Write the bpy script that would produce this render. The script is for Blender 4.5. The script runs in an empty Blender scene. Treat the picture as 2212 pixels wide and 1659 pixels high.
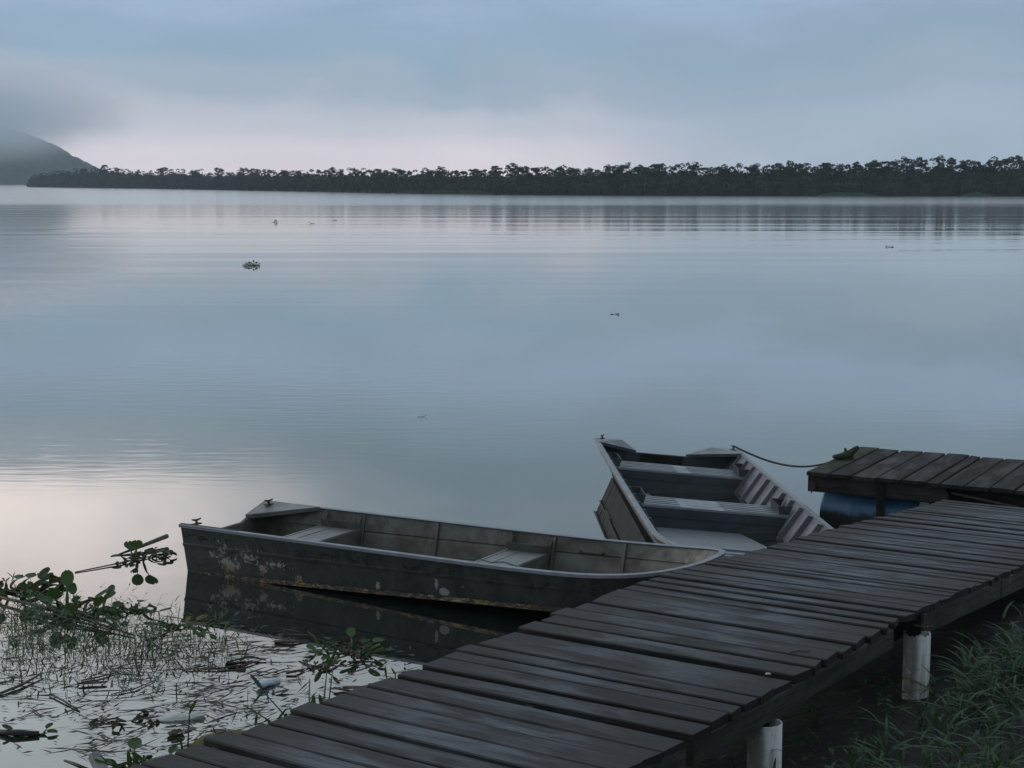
import bpy, math, random
import numpy as np
from mathutils import Vector, Matrix, noise as mnoise

random.seed(7)
rng = np.random.default_rng(11)
SC = bpy.context.scene
COL = SC.collection
R = math.radians

# ------------------------------------------------------------------ camera
CAM_H = 3.2
FPX, YH = 3550.0, 393.0                 # focal length and horizon row in a 2212 x 1659 picture
PITCH = math.atan((829.5 - YH) / FPX)
cam_d = bpy.data.cameras.new('camera')
cam = bpy.data.objects.new('camera', cam_d)
COL.objects.link(cam)
cam_d.sensor_width = 36.0
cam_d.lens = 36.0 * FPX / 2212.0
cam_d.clip_start = 0.1
cam_d.clip_end = 20000.0
cam.location = (0, 0, CAM_H)
cam.rotation_euler = (R(90) - PITCH, 0, 0)
SC.camera = cam

# ------------------------------------------------------------------ render settings
SC.render.engine = 'CYCLES'
SC.cycles.use_denoising = True
SC.cycles.max_bounces = 14
SC.cycles.transparent_max_bounces = 8
SC.cycles.volume_bounces = 12
SC.cycles.sample_clamp_indirect = 4.0
SC.view_settings.view_transform = 'Standard'
SC.view_settings.look = 'None'
SC.view_settings.exposure = 0.0
SC.view_settings.gamma = 1.0
SC.view_settings.use_curve_mapping = False


# ------------------------------------------------------------------ node helper
class NT:
    def __init__(s, tree):
        s.t = tree; s.n = tree.nodes; s.l = tree.links

    def put(s, sock, v):
        if isinstance(v, bpy.types.NodeSocket):
            s.l.new(v, sock)
        elif isinstance(v, (tuple, list)) and sock.type == 'RGBA' and len(v) == 3:
            sock.default_value = (*v, 1)
        else:
            sock.default_value = v

    def node(s, typ, ins=None, **attrs):
        n = s.n.new(typ)
        for k, v in attrs.items():
            setattr(n, k, v)
        for k, v in (ins or {}).items():
            s.put(n.inputs[k], v)
        return n

    def math(s, op, a, b=0.0, c=0.0, clamp=False):
        n = s.node('ShaderNodeMath', {0: a, 1: b, 2: c}, operation=op, use_clamp=clamp)
        return n.outputs[0]

    def mix(s, f, a, b, blend='MIX'):
        n = s.node('ShaderNodeMix', data_type='RGBA', blend_type=blend, clamp_factor=True)
        s.put(n.inputs[0], f); s.put(n.inputs[6], a); s.put(n.inputs[7], b)
        return n.outputs[2]

    def step(s, x, a, b):                       # smooth step from a to b
        n = s.node('ShaderNodeMapRange', {0: x, 1: a, 2: b, 3: 0.0, 4: 1.0}, interpolation_type='SMOOTHSTEP')
        return n.outputs[0]

    def ramp(s, x, stops, interp='LINEAR'):
        n = s.node('ShaderNodeValToRGB', {0: x})
        cr = n.color_ramp; cr.interpolation = interp
        while len(cr.elements) < len(stops):
            cr.elements.new(0.5)
        for e, (p, c) in zip(cr.elements, stops):
            e.position = p; e.color = (*c, 1)
        return n.outputs[0]

    def noise(s, vec, scale, detail=3, rough=0.55, dist=0.0):
        n = s.node('ShaderNodeTexNoise', {'Vector': vec, 'Scale': scale, 'Detail': detail, 'Roughness': rough, 'Distortion': dist})
        return n.outputs[0]

    def scaled(s, vec, sc, loc=(0, 0, 0), rot=(0, 0, 0)):
        n = s.node('ShaderNodeMapping', {'Vector': vec, 'Scale': sc, 'Location': loc, 'Rotation': rot})
        return n.outputs[0]


# ------------------------------------------------------------------ world: overcast dawn sky
w = bpy.data.worlds.new('World'); SC.world = w; w.use_nodes = True
W = NT(w.node_tree); W.n.clear()
SUN_EL, SUN_AZ = 16.0, -62.0             # degrees; azimuth from the view direction, left is negative
nish = W.node('ShaderNodeTexSky', sky_type='NISHITA', sun_disc=False, sun_elevation=R(SUN_EL), sun_rotation=R(SUN_AZ))
bg1 = W.node('ShaderNodeBackground', {0: nish.outputs[0], 1: 0.06})
tc = W.node('ShaderNodeTexCoord')
nrm = W.node('ShaderNodeVectorMath', {0: tc.outputs['Generated']}, operation='NORMALIZE').outputs[0]
sx = W.node('ShaderNodeSeparateXYZ', {0: nrm})
X, Y, Z = sx.outputs
elev = W.math('MULTIPLY', W.math('ARCSINE', Z), 57.2958)
hor = W.math('SQRT', W.math('ADD', W.math('MULTIPLY', X, X), W.math('MULTIPLY', Y, Y)))
side = W.math('DIVIDE', X, W.math('MAXIMUM', hor, 0.001))
cn = W.noise(W.scaled(nrm, (5.5, 5.5, 11.0)), 1.0, 4, 0.55, 0.5)
cn2 = W.noise(W.scaled(nrm, (12.0, 12.0, 42.0), (3, 1, 7)), 1.0, 4, 0.55, 0.4)
cnd = W.math('SUBTRACT', cn, 0.5)
wob = W.math('ADD', W.math('MULTIPLY', cnd, 5.0), W.math('MULTIPLY', W.math('SUBTRACT', cn2, 0.5), 1.8))
# the lower cloud edge opens to brighter cloud above; on the left it starts lower
warp = W.math('MULTIPLY', wob, W.step(elev, 0.4, 4.0))
tilt = W.math('MULTIPLY', W.step(side, 0.30, -0.34), 1.0)
e2 = W.math('ADD', elev, warp)
e2 = W.math('ADD', e2, W.math('MULTIPLY', tilt, W.math('MULTIPLY', W.step(elev, 6.5, 11.0), 2.6)))
pos = W.math('DIVIDE', W.math('MAXIMUM', e2, 0.0), 30.0, clamp=True)
LEFT = [(0.0, (1.02, .92, .99)), (0.032, (1.0, .91, .98)), (0.064, (.74, .74, .85)), (0.10, (.44, .54, .68)), (0.145, (.32, .475, .645)),
        (0.20, (.38, .52, .72)), (0.28, (.32, .45, .57)), (0.36, (.46, .53, .61)), (0.435, (1.55, 1.42, 1.40)), (0.54, (1.15, 1.06, 1.05)), (0.66, (.76, .85, .93)), (1.0, (.50, .56, .63))]
RIGHT = [(0.0, (.40, .52, .66)), (0.022, (.44, .55, .69)), (0.070, (.46, .575, .72)), (0.11, (.38, .495, .65)), (0.16, (.31, .44, .60)),
         (0.21, (.37, .51, .71)), (0.29, (.28, .40, .51)), (0.38, (.235, .335, .425)), (0.45, (.29, .38, .46)), (0.55, (.43, .51, .58)), (0.68, (.56, .63, .70)), (1.0, (.50, .56, .63))]
ca = W.ramp(pos, LEFT, 'EASE'); cb = W.ramp(pos, RIGHT, 'EASE')
sidew = W.math('ADD', side, W.math('MULTIPLY', cnd, 0.25))
wl = W.step(sidew, -0.06, 0.24)
wh = W.step(sidew, -0.31, -0.03)
hi_ = W.step(elev, 4.5, 9.0)
wmix = W.math('ADD', W.math('MULTIPLY', wl, W.math('SUBTRACT', 1.0, hi_)), W.math('MULTIPLY', wh, hi_))
cc = W.mix(wmix, ca, cb)
var = W.math('ADD', 1.0, W.math('MULTIPLY', W.math('SUBTRACT', cn2, 0.5), 0.22))
cc = W.mix(1.0, cc, W.node('ShaderNodeCombineXYZ', {0: var, 1: var, 2: var}).outputs[0], 'MULTIPLY')
# unseen sky behind the camera, dimmed on purpose to darken sides facing the view
back = W.step(W.math('MULTIPLY', Y, W.step(elev, 75.0, 20.0)), 0.15, -0.75)
bg2 = W.node('ShaderNodeBackground', {0: cc, 1: W.math('SUBTRACT', 1.0, W.math('MULTIPLY', back, 0.5))})
mx = W.node('ShaderNodeMixShader', {0: 0.93, 1: bg1.outputs[0], 2: bg2.outputs[0]})
wo = W.node('ShaderNodeOutputWorld', {0: mx.outputs[0]})

sd = bpy.data.lights.new('sun', 'SUN'); sd.energy = 0.5; sd.angle = R(20); sd.color = (1.0, .90, .84)
sun = bpy.data.objects.new('sun', sd); COL.objects.link(sun)
sdir = Vector((math.sin(R(SUN_AZ)) * math.cos(R(SUN_EL)), math.cos(R(SUN_AZ)) * math.cos(R(SUN_EL)), math.sin(R(SUN_EL))))
sun.rotation_euler = sdir.to_track_quat('Z', 'Y').to_euler()
sun.location = (-30, 10, 30)


# ------------------------------------------------------------------ builders
def at(x, y, z=0.0):                             # a point of the place that stands at height z
    u = (x - 1106) / FPX; v = (y - 829.5) / FPX
    S, C = math.sin(PITCH), math.cos(PITCH)
    t = (CAM_H - z) / (S + v * C)
    return Vector((u * t, (C - v * S) * t, z))


def props(o, label=None, cat=None, group=None, kind=None):
    if label: o['label'] = label
    if cat: o['category'] = cat
    if group: o['group'] = group
    if kind: o['kind'] = kind
    return o


def empty(name, loc=(0, 0, 0), rot=(0, 0, 0)):
    o = bpy.data.objects.new(name, None)
    o.empty_display_size = 0.2
    COL.objects.link(o); o.location = loc; o.rotation_euler = rot
    return o


class MB:
    def __init__(s):
        s.v = []; s.f = []; s.m = []; s.cur = 0

    def add(s, vs, fs):
        b = len(s.v)
        s.v += [tuple(p) for p in vs]
        for f in fs:
            s.f.append([i + b for i in f]); s.m.append(s.cur)

    def box(s, c, size, mat=None):
        hx, hy, hz = size[0] / 2, size[1] / 2, size[2] / 2
        vs = [Vector((x, y, z)) for x in (-hx, hx) for y in (-hy, hy) for z in (-hz, hz)]
        if mat is not None: vs = [mat @ p for p in vs]
        s.add([p + Vector(c) for p in vs], [(0, 1, 3, 2), (4, 6, 7, 5), (0, 4, 5, 1), (2, 3, 7, 6), (0, 2, 6, 4), (1, 5, 7, 3)])

    def prism(s, poly, d):                       # poly: 3D points in order, d: extrusion vector
        n = len(poly); d = Vector(d)
        vs = [Vector(p) for p in poly] + [Vector(p) + d for p in poly]
        s.add(vs, [list(range(n))[::-1], list(range(n, 2 * n))] + [(i, (i + 1) % n, n + (i + 1) % n, n + i) for i in range(n)])

    def tube(s, pts, rad, n=7, cap=True, squash=None):
        pts = [Vector(p) for p in pts]
        rads = rad if isinstance(rad, (list, tuple)) else [rad] * len(pts)
        vs = []; fs = []
        up = None
        for i, p in enumerate(pts):
            d = (pts[min(i + 1, len(pts) - 1)] - pts[max(i - 1, 0)]).normalized()
            if up is None:
                up = Vector((0, 0, 1)) if abs(d.z) < .9 else Vector((1, 0, 0))
            a = d.cross(up).normalized(); b = a.cross(d).normalized()
            up = b
            for k in range(n):
                t = 2 * math.pi * k / n
                vs.append(p + (a * math.cos(t) + b * math.sin(t) * (squash or 1)) * rads[i])
        for i in range(len(pts) - 1):
            for k in range(n):
                fs.append((i * n + k, i * n + (k + 1) % n, (i + 1) * n + (k + 1) % n, (i + 1) * n + k))
        if cap:
            fs.append(list(range(n))[::-1]); fs.append([(len(pts) - 1) * n + k for k in range(n)])
        s.add(vs, fs)

    def sweep(s, path, profile_at, close=False):  # profile_at(i) -> list of points
        rings = [profile_at(i) for i in range(len(path))]
        n = len(rings[0]); vs = [p for r in rings for p in r]; fs = []
        for i in range(len(rings) - 1):
            for k in range(n):
                fs.append((i * n + k, i * n + (k + 1) % n, (i + 1) * n + (k + 1) % n, (i + 1) * n + k))
        fs.append(list(range(n))[::-1]); fs.append([(len(rings) - 1) * n + k for k in range(n)])
        s.add(vs, fs)

    def grid(s, rows):                            # rows: lists of points, all the same length
        n = len(rows[0]); vs = [p for r in rows for p in r]
        s.add(vs, [(i * n + k, i * n + k + 1, (i + 1) * n + k + 1, (i + 1) * n + k) for i in range(len(rows) - 1) for k in range(n - 1)])

    def mesh(s, name, mats, smooth=False):
        me = bpy.data.meshes.new(name)
        me.from_pydata(s.v, [], s.f)
        for m in (mats if isinstance(mats, (list, tuple)) else [mats]): me.materials.append(m)
        if any(s.m): me.polygons.foreach_set('material_index', s.m)
        if smooth: me.polygons.foreach_set('use_smooth', [True] * len(s.f))
        me.update()
        return me

    def build(s, name, mats, parent=None, smooth=False, recalc=True, loc=None):
        me = s.mesh(name, mats, smooth)
        if recalc:
            import bmesh
            bm = bmesh.new(); bm.from_mesh(me)
            bmesh.ops.recalc_face_normals(bm, faces=bm.faces); bm.to_mesh(me); bm.free()
        o = bpy.data.objects.new(name, me); COL.objects.link(o)
        if parent: o.parent = parent
        if loc is not None: o.location = loc
        return o


def solidify(o, t, off=-1, mo=0):
    m = o.modifiers.new('thick', 'SOLIDIFY'); m.thickness = t; m.offset = off; m.material_offset = mo
    return o


def bevel(o, wdt=0.004, seg=1):
    m = o.modifiers.new('bevel', 'BEVEL'); m.width = wdt; m.segments = seg; m.limit_method = 'ANGLE'
    return o


def quads_mesh(name, P, mats, mat_idx=None):      # P: (n,4,3) array of quads
    n = len(P)
    me = bpy.data.meshes.new(name)
    me.vertices.add(n * 4); me.vertices.foreach_set('co', P.reshape(-1).astype(np.float32))
    me.loops.add(n * 4); me.loops.foreach_set('vertex_index', np.arange(n * 4, dtype=np.int32))
    me.polygons.add(n); me.polygons.foreach_set('loop_start', np.arange(0, n * 4, 4, dtype=np.int32))
    me.polygons.foreach_set('loop_total', np.full(n, 4, dtype=np.int32))
    for m in mats: me.materials.append(m)
    if mat_idx is not None: me.polygons.foreach_set('material_index', np.asarray(mat_idx, dtype=np.int32))
    me.update(); me.validate()
    return me


def obj(name, me, parent=None, loc=(0, 0, 0)):
    o = bpy.data.objects.new(name, me); COL.objects.link(o); o.location = loc
    if parent: o.parent = parent
    return o


# ------------------------------------------------------------------ materials
def material(name):
    m = bpy.data.materials.new(name); m.use_nodes = True
    t = NT(m.node_tree); t.n.clear()
    out = t.node('ShaderNodeOutputMaterial')
    return m, t, out


def principled(t, out, **k):
    names = {'color': 'Base Color', 'rough': 'Roughness', 'metal': 'Metallic', 'normal': 'Normal', 'spec': 'Specular IOR Level',
             'trans': 'Transmission Weight', 'coat': 'Coat Weight', 'ior': 'IOR'}
    b = t.node('ShaderNodeBsdfPrincipled')
    for a, v in k.items(): t.put(b.inputs[names[a]], v)
    t.l.new(b.outputs[0], out.inputs[0])
    return b


def simple(name, c1, c2, scale=6.0, rough=(.5, .7), metal=0.0, spec=.4, bump=0.0, stretch=(1, 1, 1)):
    m, t, out = material(name)
    co = t.node('ShaderNodeTexCoord').outputs['Object']
    oi = t.node('ShaderNodeObjectInfo')
    v = t.node('ShaderNodeVectorMath', {0: co, 1: oi.outputs['Location']}, operation='ADD').outputs[0]
    n = t.noise(t.scaled(v, stretch), scale, 5, .6)
    f = t.step(n, .32, .68)
    k = dict(color=t.mix(f, c1, c2), rough=t.math('ADD', rough[0], t.math('MULTIPLY', n, rough[1] - rough[0])), metal=metal, spec=spec)
    if bump:
        k['normal'] = t.node('ShaderNodeBump', {'Strength': 1.0, 'Distance': bump, 'Height': n}).outputs[0]
    principled(t, out, **k)
    return m


def wood_mat(name, dark, mid, grey, wet=.45, moss=0.0, ends=False):
    m, t, out = material(name)
    co = t.node('ShaderNodeTexCoord').outputs['Object']
    oi = t.node('ShaderNodeObjectInfo')
    rnd = oi.outputs['Random']
    off = t.node('ShaderNodeCombineXYZ', {0: t.math('MULTIPLY', rnd, 57.0), 1: t.math('MULTIPLY', rnd, 31.0), 2: t.math('MULTIPLY', rnd, 13.0)}).outputs[0]
    v = t.node('ShaderNodeVectorMath', {0: co, 1: off}, operation='ADD').outputs[0]
    grain = t.noise(t.scaled(v, (2.4, 46, 46)), 1.0, 7, .72, .6)
    fine = t.noise(t.scaled(v, (6, 160, 160)), 1.0, 3, .6)
    patch = t.noise(t.scaled(v, (1.7, 6.5, 4)), 1.0, 4, .6, .5)
    speck = t.noise(v, 60.0, 4, .7)
    crk = t.noise(t.scaled(v, (1.1, 22, 22), (5, 3, 1)), 1.0, 3, .5, .2)
    crack = t.math('MULTIPLY', t.step(t.math('ABSOLUTE', t.math('SUBTRACT', crk, .5)), .012, .003), t.step(patch, .42, .55))
    f1 = t.step(patch, .36, .66)
    c = t.mix(f1, mid, grey)
    c = t.mix(t.math('MULTIPLY', t.step(grain, .40, .66), .70), c, dark)
    c = t.mix(t.math('MULTIPLY', t.step(fine, .52, .72), .45), c, dark)
    c = t.mix(t.math('MULTIPLY', t.step(speck, .60, .74), .35), c, dark)
    c = t.mix(t.math('MULTIPLY', crack, .85), c, (.002, .002, .002))
    val = t.math('ADD', .5, t.math('MULTIPLY', rnd, 1.05))
    c = t.mix(1.0, c, t.node('ShaderNodeCombineXYZ', {0: val, 1: val, 2: val}).outputs[0], 'MULTIPLY')
    if moss:
        mo = t.math('MULTIPLY', t.step(t.noise(v, 9.0, 5, .65), .46, .64), moss)
        c = t.mix(mo, c, (.045, .062, .022))
    if ends:
        xo = t.node('ShaderNodeSeparateXYZ', {0: co}).outputs[0]
        ed = t.math('ABSOLUTE', t.math('SUBTRACT', xo, .79))
        st = t.math('ADD', t.math('MULTIPLY', ed, 1.1), t.math('MULTIPLY', t.math('SUBTRACT', patch, .5), 2.4))
        stn = t.step(st, .42, .85)
        c = t.mix(t.math('MULTIPLY', stn, .85), c, (.0135, .0085, .0088))
        f1 = t.math('MULTIPLY', f1, t.math('SUBTRACT', 1.0, t.math('MULTIPLY', stn, .9)))
    rgh = t.math('ADD', wet, t.math('ADD', t.math('MULTIPLY', t.math('SUBTRACT', 1.0, f1), .30), t.math('MULTIPLY', grain, .15)))
    h = t.math('ADD', t.math('MULTIPLY', grain, 1.0), t.math('ADD', t.math('MULTIPLY', fine, .35), t.math('MULTIPLY', patch, .8)))
    bp = t.node('ShaderNodeBump', {'Strength': .8, 'Distance': .006, 'Height': h}).outputs[0]
    principled(t, out, color=c, rough=rgh, normal=bp, spec=.38)
    return m


M = {}
M['deck'] = wood_mat('wet_deck_wood', (.0022, .0021, .0023), (.0125, .0118, .0138), (.041, .056, .068), .25, 0, True)  # grey wood patches, with a wet bluish sheen put into their colour
M['dock'] = wood_mat('dock_wood', (.006, .0055, .005), (.022, .018, .017), (.032, .033, .033), .54, .15)
M['dock_moss'] = wood_mat('mossy_dock_wood', (.009, .009, .006), (.026, .027, .017), (.042, .046, .031), .62, .75)
M['beam'] = wood_mat('beam_wood', (.010, .010, .009), (.030, .031, .026), (.055, .060, .050), .62, .35)
M['beam_pale'] = wood_mat('pale_beam_wood', (.022, .024, .021), (.075, .080, .072), (.115, .125, .115), .65, .30)
M['dark_wood'] = wood_mat('rotten_wood', (.005, .005, .005), (.012, .012, .011), (.022, .023, .022), .70, .2)


def pvc_mat():
    m, t, out = material('white_pipe_plastic')
    co = t.node('ShaderNodeTexCoord').outputs['Object']
    sep = t.node('ShaderNodeSeparateXYZ', {0: co})
    st = t.noise(t.scaled(co, (14, 14, 2.0)), 1.0, 5, .65, .3)
    gr = t.noise(co, 30.0, 5, .7)
    c = t.mix(t.step(st, .48, .70), (.52, .55, .55), (.20, .20, .155))
    c = t.mix(t.math('MULTIPLY', t.step(gr, .58, .72), .6), c, (.10, .11, .055))
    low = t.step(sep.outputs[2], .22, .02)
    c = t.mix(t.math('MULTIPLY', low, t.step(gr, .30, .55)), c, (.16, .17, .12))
    lft = t.math('MULTIPLY', t.step(t.math('ADD', sep.outputs[0], t.math('MULTIPLY', t.math('SUBTRACT', st, .5), .10)), .012, -.045), t.step(gr, .15, .45))  # left side: brown stain, with the shade on that side painted in
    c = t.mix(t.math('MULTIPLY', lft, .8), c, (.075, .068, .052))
    principled(t, out, color=c, rough=.42, spec=.4)
    return m


M['pvc'] = pvc_mat()
M['concrete'] = simple('rough_concrete', (.03, .03, .028), (.07, .07, .065), 18, (.8, .95), bump=.01)


def alu_mat(name, base, dirt, rough=(.42, .62), metal=.55, dscale=4.0, damt=.8):
    m, t, out = material(name)
    co = t.node('ShaderNodeTexCoord').outputs['Object']
    n1 = t.noise(co, dscale, 6, .65, .4)
    n2 = t.noise(t.scaled(co, (14, 14, 3)), 1.0, 5, .7)
    n3 = t.noise(co, 70.0, 4, .7)
    f = t.math('ADD', t.math('MULTIPLY', t.step(n1, .34, .66), damt), t.math('MULTIPLY', t.step(n2, .52, .74), .4), clamp=True)
    c = t.mix(f, base, dirt)
    c = t.mix(t.math('MULTIPLY', t.step(n3, .60, .72), .35), c, tuple(x * .35 for x in dirt))
    bp = t.node('ShaderNodeBump', {'Strength': .5, 'Distance': .004, 'Height': t.math('ADD', n1, t.math('MULTIPLY', n3, .2))}).outputs[0]
    principled(t, out, color=c, rough=t.math('ADD', rough[0], t.math('MULTIPLY', f, rough[1] - rough[0])),
               metal=t.math('MULTIPLY', t.math('SUBTRACT', 1.0, f), metal), normal=bp)
    return m


M['alu_in'] = alu_mat('grimy_aluminium_inside', (.165, .168, .148), (.062, .060, .048), (.5, .75), .25)
M['alu_seat'] = alu_mat('worn_seat_aluminium', (.27, .29, .30), (.16, .165, .158), (.36, .55), .45)
M['alu_rim'] = alu_mat('rubbed_rim_aluminium', (.23, .265, .30), (.14, .155, .17), (.34, .5), .5, 9.0, .6)
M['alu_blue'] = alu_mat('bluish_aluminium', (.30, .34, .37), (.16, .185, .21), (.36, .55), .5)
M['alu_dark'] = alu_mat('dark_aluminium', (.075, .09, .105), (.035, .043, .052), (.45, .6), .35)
M['alu_side'] = alu_mat('ribbed_side_aluminium', (.165, .18, .20), (.10, .107, .12), (.45, .6), .35)
M['alu_rib'] = alu_mat('shaded_rib_aluminium', (.135, .145, .16), (.085, .09, .10), (.5, .65), .3)  # darker than the side sheets: corrugation shadows put into the colour
M['alu_out2'] = alu_mat('weathered_outer_aluminium', (.075, .078, .078), (.038, .039, .038), (.5, .65), .25)
M['brown_strake'] = simple('pale_strake', (.13, .12, .105), (.21, .205, .19), 9, (.5, .7))
M['iron'] = simple('rusty_fitting', (.035, .03, .026), (.08, .065, .05), 40, (.5, .8), .3, bump=.003)


def hull_paint():
    """old dark paint with peeled places where the pale primer and rust show"""
    m, t, out = material('peeling_hull_paint')
    co = t.node('ShaderNodeTexCoord').outputs['Object']
    n1 = t.noise(t.scaled(co, (7, 7, 3.5)), 1.0, 6, .72, .5)
    n2 = t.noise(t.scaled(co, (9, 9, 12)), 1.0, 6, .7, .8)
    n3 = t.noise(co, 30.0, 5, .75, .6)
    s = t.node('ShaderNodeSeparateXYZ', {0: co}); x, z = s.outputs[0], s.outputs[2]
    c = t.mix(t.step(n1, .35, .66), (.019, .026, .026), (.048, .057, .054))
    c = t.mix(t.math('MULTIPLY', t.step(n3, .55, .70), .35), c, (.045, .053, .05))
    stern_glow = t.math('MULTIPLY', t.step(t.math('ADD', x, t.math('MULTIPLY', n1, -1.2)), 1.6, -.4), t.step(n2, .30, .62))  # paler towards the stern: glow off the bright water painted in, broken by noise
    c = t.mix(t.math('MULTIPLY', stern_glow, .8), c, (.070, .082, .078))
    # black tar smears under the rim, near the stern
    tar = t.math('MULTIPLY', t.math('MULTIPLY', t.step(z, .235, .265), t.step(z, .335, .305)), t.step(n2, .52, .60))
    c = t.mix(tar, c, (.008, .009, .010))

    def spot(px, pz, rx, rz):
        a = t.math('DIVIDE', t.math('SUBTRACT', x, px), rx); b = t.math('DIVIDE', t.math('SUBTRACT', z, pz), rz)
        d = t.math('SQRT', t.math('ADD', t.math('MULTIPLY', a, a), t.math('MULTIPLY', b, b)))
        return t.math('SUBTRACT', 1.0, d)
    peel = None
    for px, pz, rx, rz in ((.46, .10, .15, .13), (.70, .20, .17, .09), (.40, .20, .12, .09), (.80, .10, .09, .12), (.98, .16, .16, .06), (1.16, .045, .07, .05), (1.93, .12, .035, .055), (.30, .16, .06, .07), (2.70, .19, .03, .02)):
        v = spot(px, pz, rx, rz)
        peel = v if peel is None else t.math('MAXIMUM', peel, v)
    pk = t.step(t.math('ADD', t.math('MULTIPLY', peel, .55), t.math('ADD', t.math('MULTIPLY', t.math('SUBTRACT', n2, .5), 1.5), t.math('MULTIPLY', t.math('SUBTRACT', n3, .5), 2.4))), .34, .42)
    pk = t.math('MULTIPLY', pk, t.step(peel, -.4, .0))
    prim = t.mix(t.step(z, .13, .03), (.31, .32, .29), (.27, .18, .07))
    c = t.mix(pk, c, prim)
    r2 = t.step(t.math('ADD', t.math('MAXIMUM', spot(2.53, .135, .055, .036), spot(2.47, .185, .022, .05)), t.math('ADD', t.math('MULTIPLY', t.math('SUBTRACT', n3, .5), 1.6), t.math('MULTIPLY', t.math('SUBTRACT', n2, .5), 1.8))), .10, .20)
    c = t.mix(r2, c, (.27, .29, .295))
    principled(t, out, color=c, rough=t.math('ADD', .5, t.math('MULTIPLY', n1, .25)), spec=.35,
               normal=t.node('ShaderNodeBump', {'Strength': .6, 'Distance': .004, 'Height': t.math('ADD', n1, t.math('MULTIPLY', pk, -.5))}).outputs[0])
    return m


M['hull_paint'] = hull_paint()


def chine_mat():
    m, t, out = material('rust_stained_chine')
    co = t.node('ShaderNodeTexCoord').outputs['Object']
    n = t.noise(t.scaled(co, (22, 22, 60)), 1.0, 5, .7, .5)
    n2 = t.noise(t.scaled(co, (5, 5, 20)), 1.0, 4, .6)
    n4 = t.noise(t.scaled(co, (3.2, 3, 3)), 1.0, 5, .7)
    c = t.mix(t.math('MULTIPLY', t.step(n, .45, .58), t.step(n4, .36, .60)), (.022, .024, .022), (.25, .185, .085))
    c = t.mix(t.math('MULTIPLY', t.step(n2, .50, .62), t.step(n, .50, .62)), c, (.36, .33, .25))
    principled(t, out, color=c, rough=.65)
    return m


M['chine'] = chine_mat()
M['blue_drum'] = None


def drum_mat():
    m, t, out = material('blue_drum_plastic')
    co = t.node('ShaderNodeTexCoord').outputs['Object']
    z = t.node('ShaderNodeSeparateXYZ', {0: co}).outputs[2]
    n = t.noise(t.scaled(co, (7, 7, 5)), 1.0, 5, .65, .3)
    k = t.step(t.math('ADD', z, t.math('MULTIPLY', t.math('SUBTRACT', n, .5), .16)), .10, .04)
    c = t.mix(t.step(n, .35, .7), (.030, .105, .20), (.042, .13, .245))
    c = t.mix(k, c, (.016, .019, .019))
    principled(t, out, color=c, rough=t.math('ADD', .42, t.math('MULTIPLY', k, .25)))
    return m


M['blue_drum'] = drum_mat()


def leaf_mat(name, c1, c2, c3=None, rough=.4, trans=.25):
    m, t, out = material(name)
    co = t.node('ShaderNodeTexCoord').outputs['Object']
    oi = t.node('ShaderNodeObjectInfo'); g = t.node('ShaderNodeNewGeometry')
    rv = t.math('FRACT', t.math('ADD', oi.outputs['Random'], g.outputs['Random Per Island']))
    n = t.noise(co, 14.0, 4, .6)
    c = t.mix(rv, c1, c2)
    if c3: c = t.mix(t.step(n, .55, .75), c, c3)
    b = t.node('ShaderNodeBsdfPrincipled', {'Base Color': c, 'Roughness': rough, 'Specular IOR Level': .28})
    tr = t.node('ShaderNodeBsdfTranslucent', {0: t.mix(.5, c, (.10, .16, .02))})
    ms = t.node('ShaderNodeMixShader', {0: trans, 1: b.outputs[0], 2: tr.outputs[0]})
    t.l.new(ms.outputs[0], out.inputs[0])
    return m


M['hyacinth'] = leaf_mat('hyacinth_leaf', (.030, .076, .026), (.055, .118, .038), (.040, .088, .030), .36)
M['hyacinth_old'] = leaf_mat('withered_leaf', (.040, .030, .020), (.062, .050, .026), (.02, .016, .012), .55)
M['yellow_leaf'] = leaf_mat('yellowing_leaf', (.16, .15, .025), (.20, .17, .03), (.09, .10, .02), .5)
M['grass'] = leaf_mat('bank_grass', (.018, .048, .023), (.037, .096, .041), (.045, .050, .026), .5)
M['float_grass'] = leaf_mat('floating_grass', (.048, .092, .042), (.085, .145, .066), (.07, .065, .035), .5)
M['forest'] = leaf_mat('forest_leaves', (.011, .022, .016), (.024, .040, .027), None, .7, .10)
M['forest2'] = leaf_mat('forest_leaves_pale', (.026, .042, .028), (.042, .060, .038), None, .7, .10)
M['reed_grass'] = leaf_mat('shore_grass', (.040, .085, .050), (.055, .11, .060), None, .7, .1)
M['bark'] = simple('bark', (.035, .032, .028), (.07, .066, .058), 20, (.8, .95), bump=.01)
M['bark_pale'] = simple('pale_bark', (.07, .07, .066), (.13, .13, .12), 8, (.8, .95))
M['debris'] = leaf_mat('water_litter', (.030, .025, .022), (.085, .074, .064), (.02, .017, .015), .5, 0.05)
M['stick'] = simple('dead_reed', (.045, .040, .035), (.11, .10, .088), 14, (.55, .75), stretch=(3, 3, 3))
M['stick_brown'] = simple('red_brown_reed', (.050, .028, .020), (.095, .058, .042), 16, (.5, .7))
M['dark_log'] = simple('sodden_wood', (.012, .011, .010), (.03, .028, .026), 16, (.45, .7), bump=.006)
M['moss'] = simple('mossy_stone', (.055, .062, .016), (.13, .125, .035), 26, (.8, .95), bump=.012)
M['foam'] = simple('dirty_foam', (.36, .40, .38), (.50, .54, .53), 12, (.7, .85), bump=.01)
M['plastic_blue'] = simple('pale_blue_plastic', (.28, .40, .52), (.42, .52, .58), 8, (.25, .4))
M['plastic_white'] = simple('milky_plastic', (.42, .46, .47), (.32, .36, .36), 8, (.3, .4))
M['pipe'] = simple('grey_pipe', (.12, .125, .13), (.24, .25, .26), 14, (.5, .7))
M['rope'] = simple('dark_rope', (.022, .020, .018), (.05, .046, .04), 90, (.8, .95))
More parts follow.
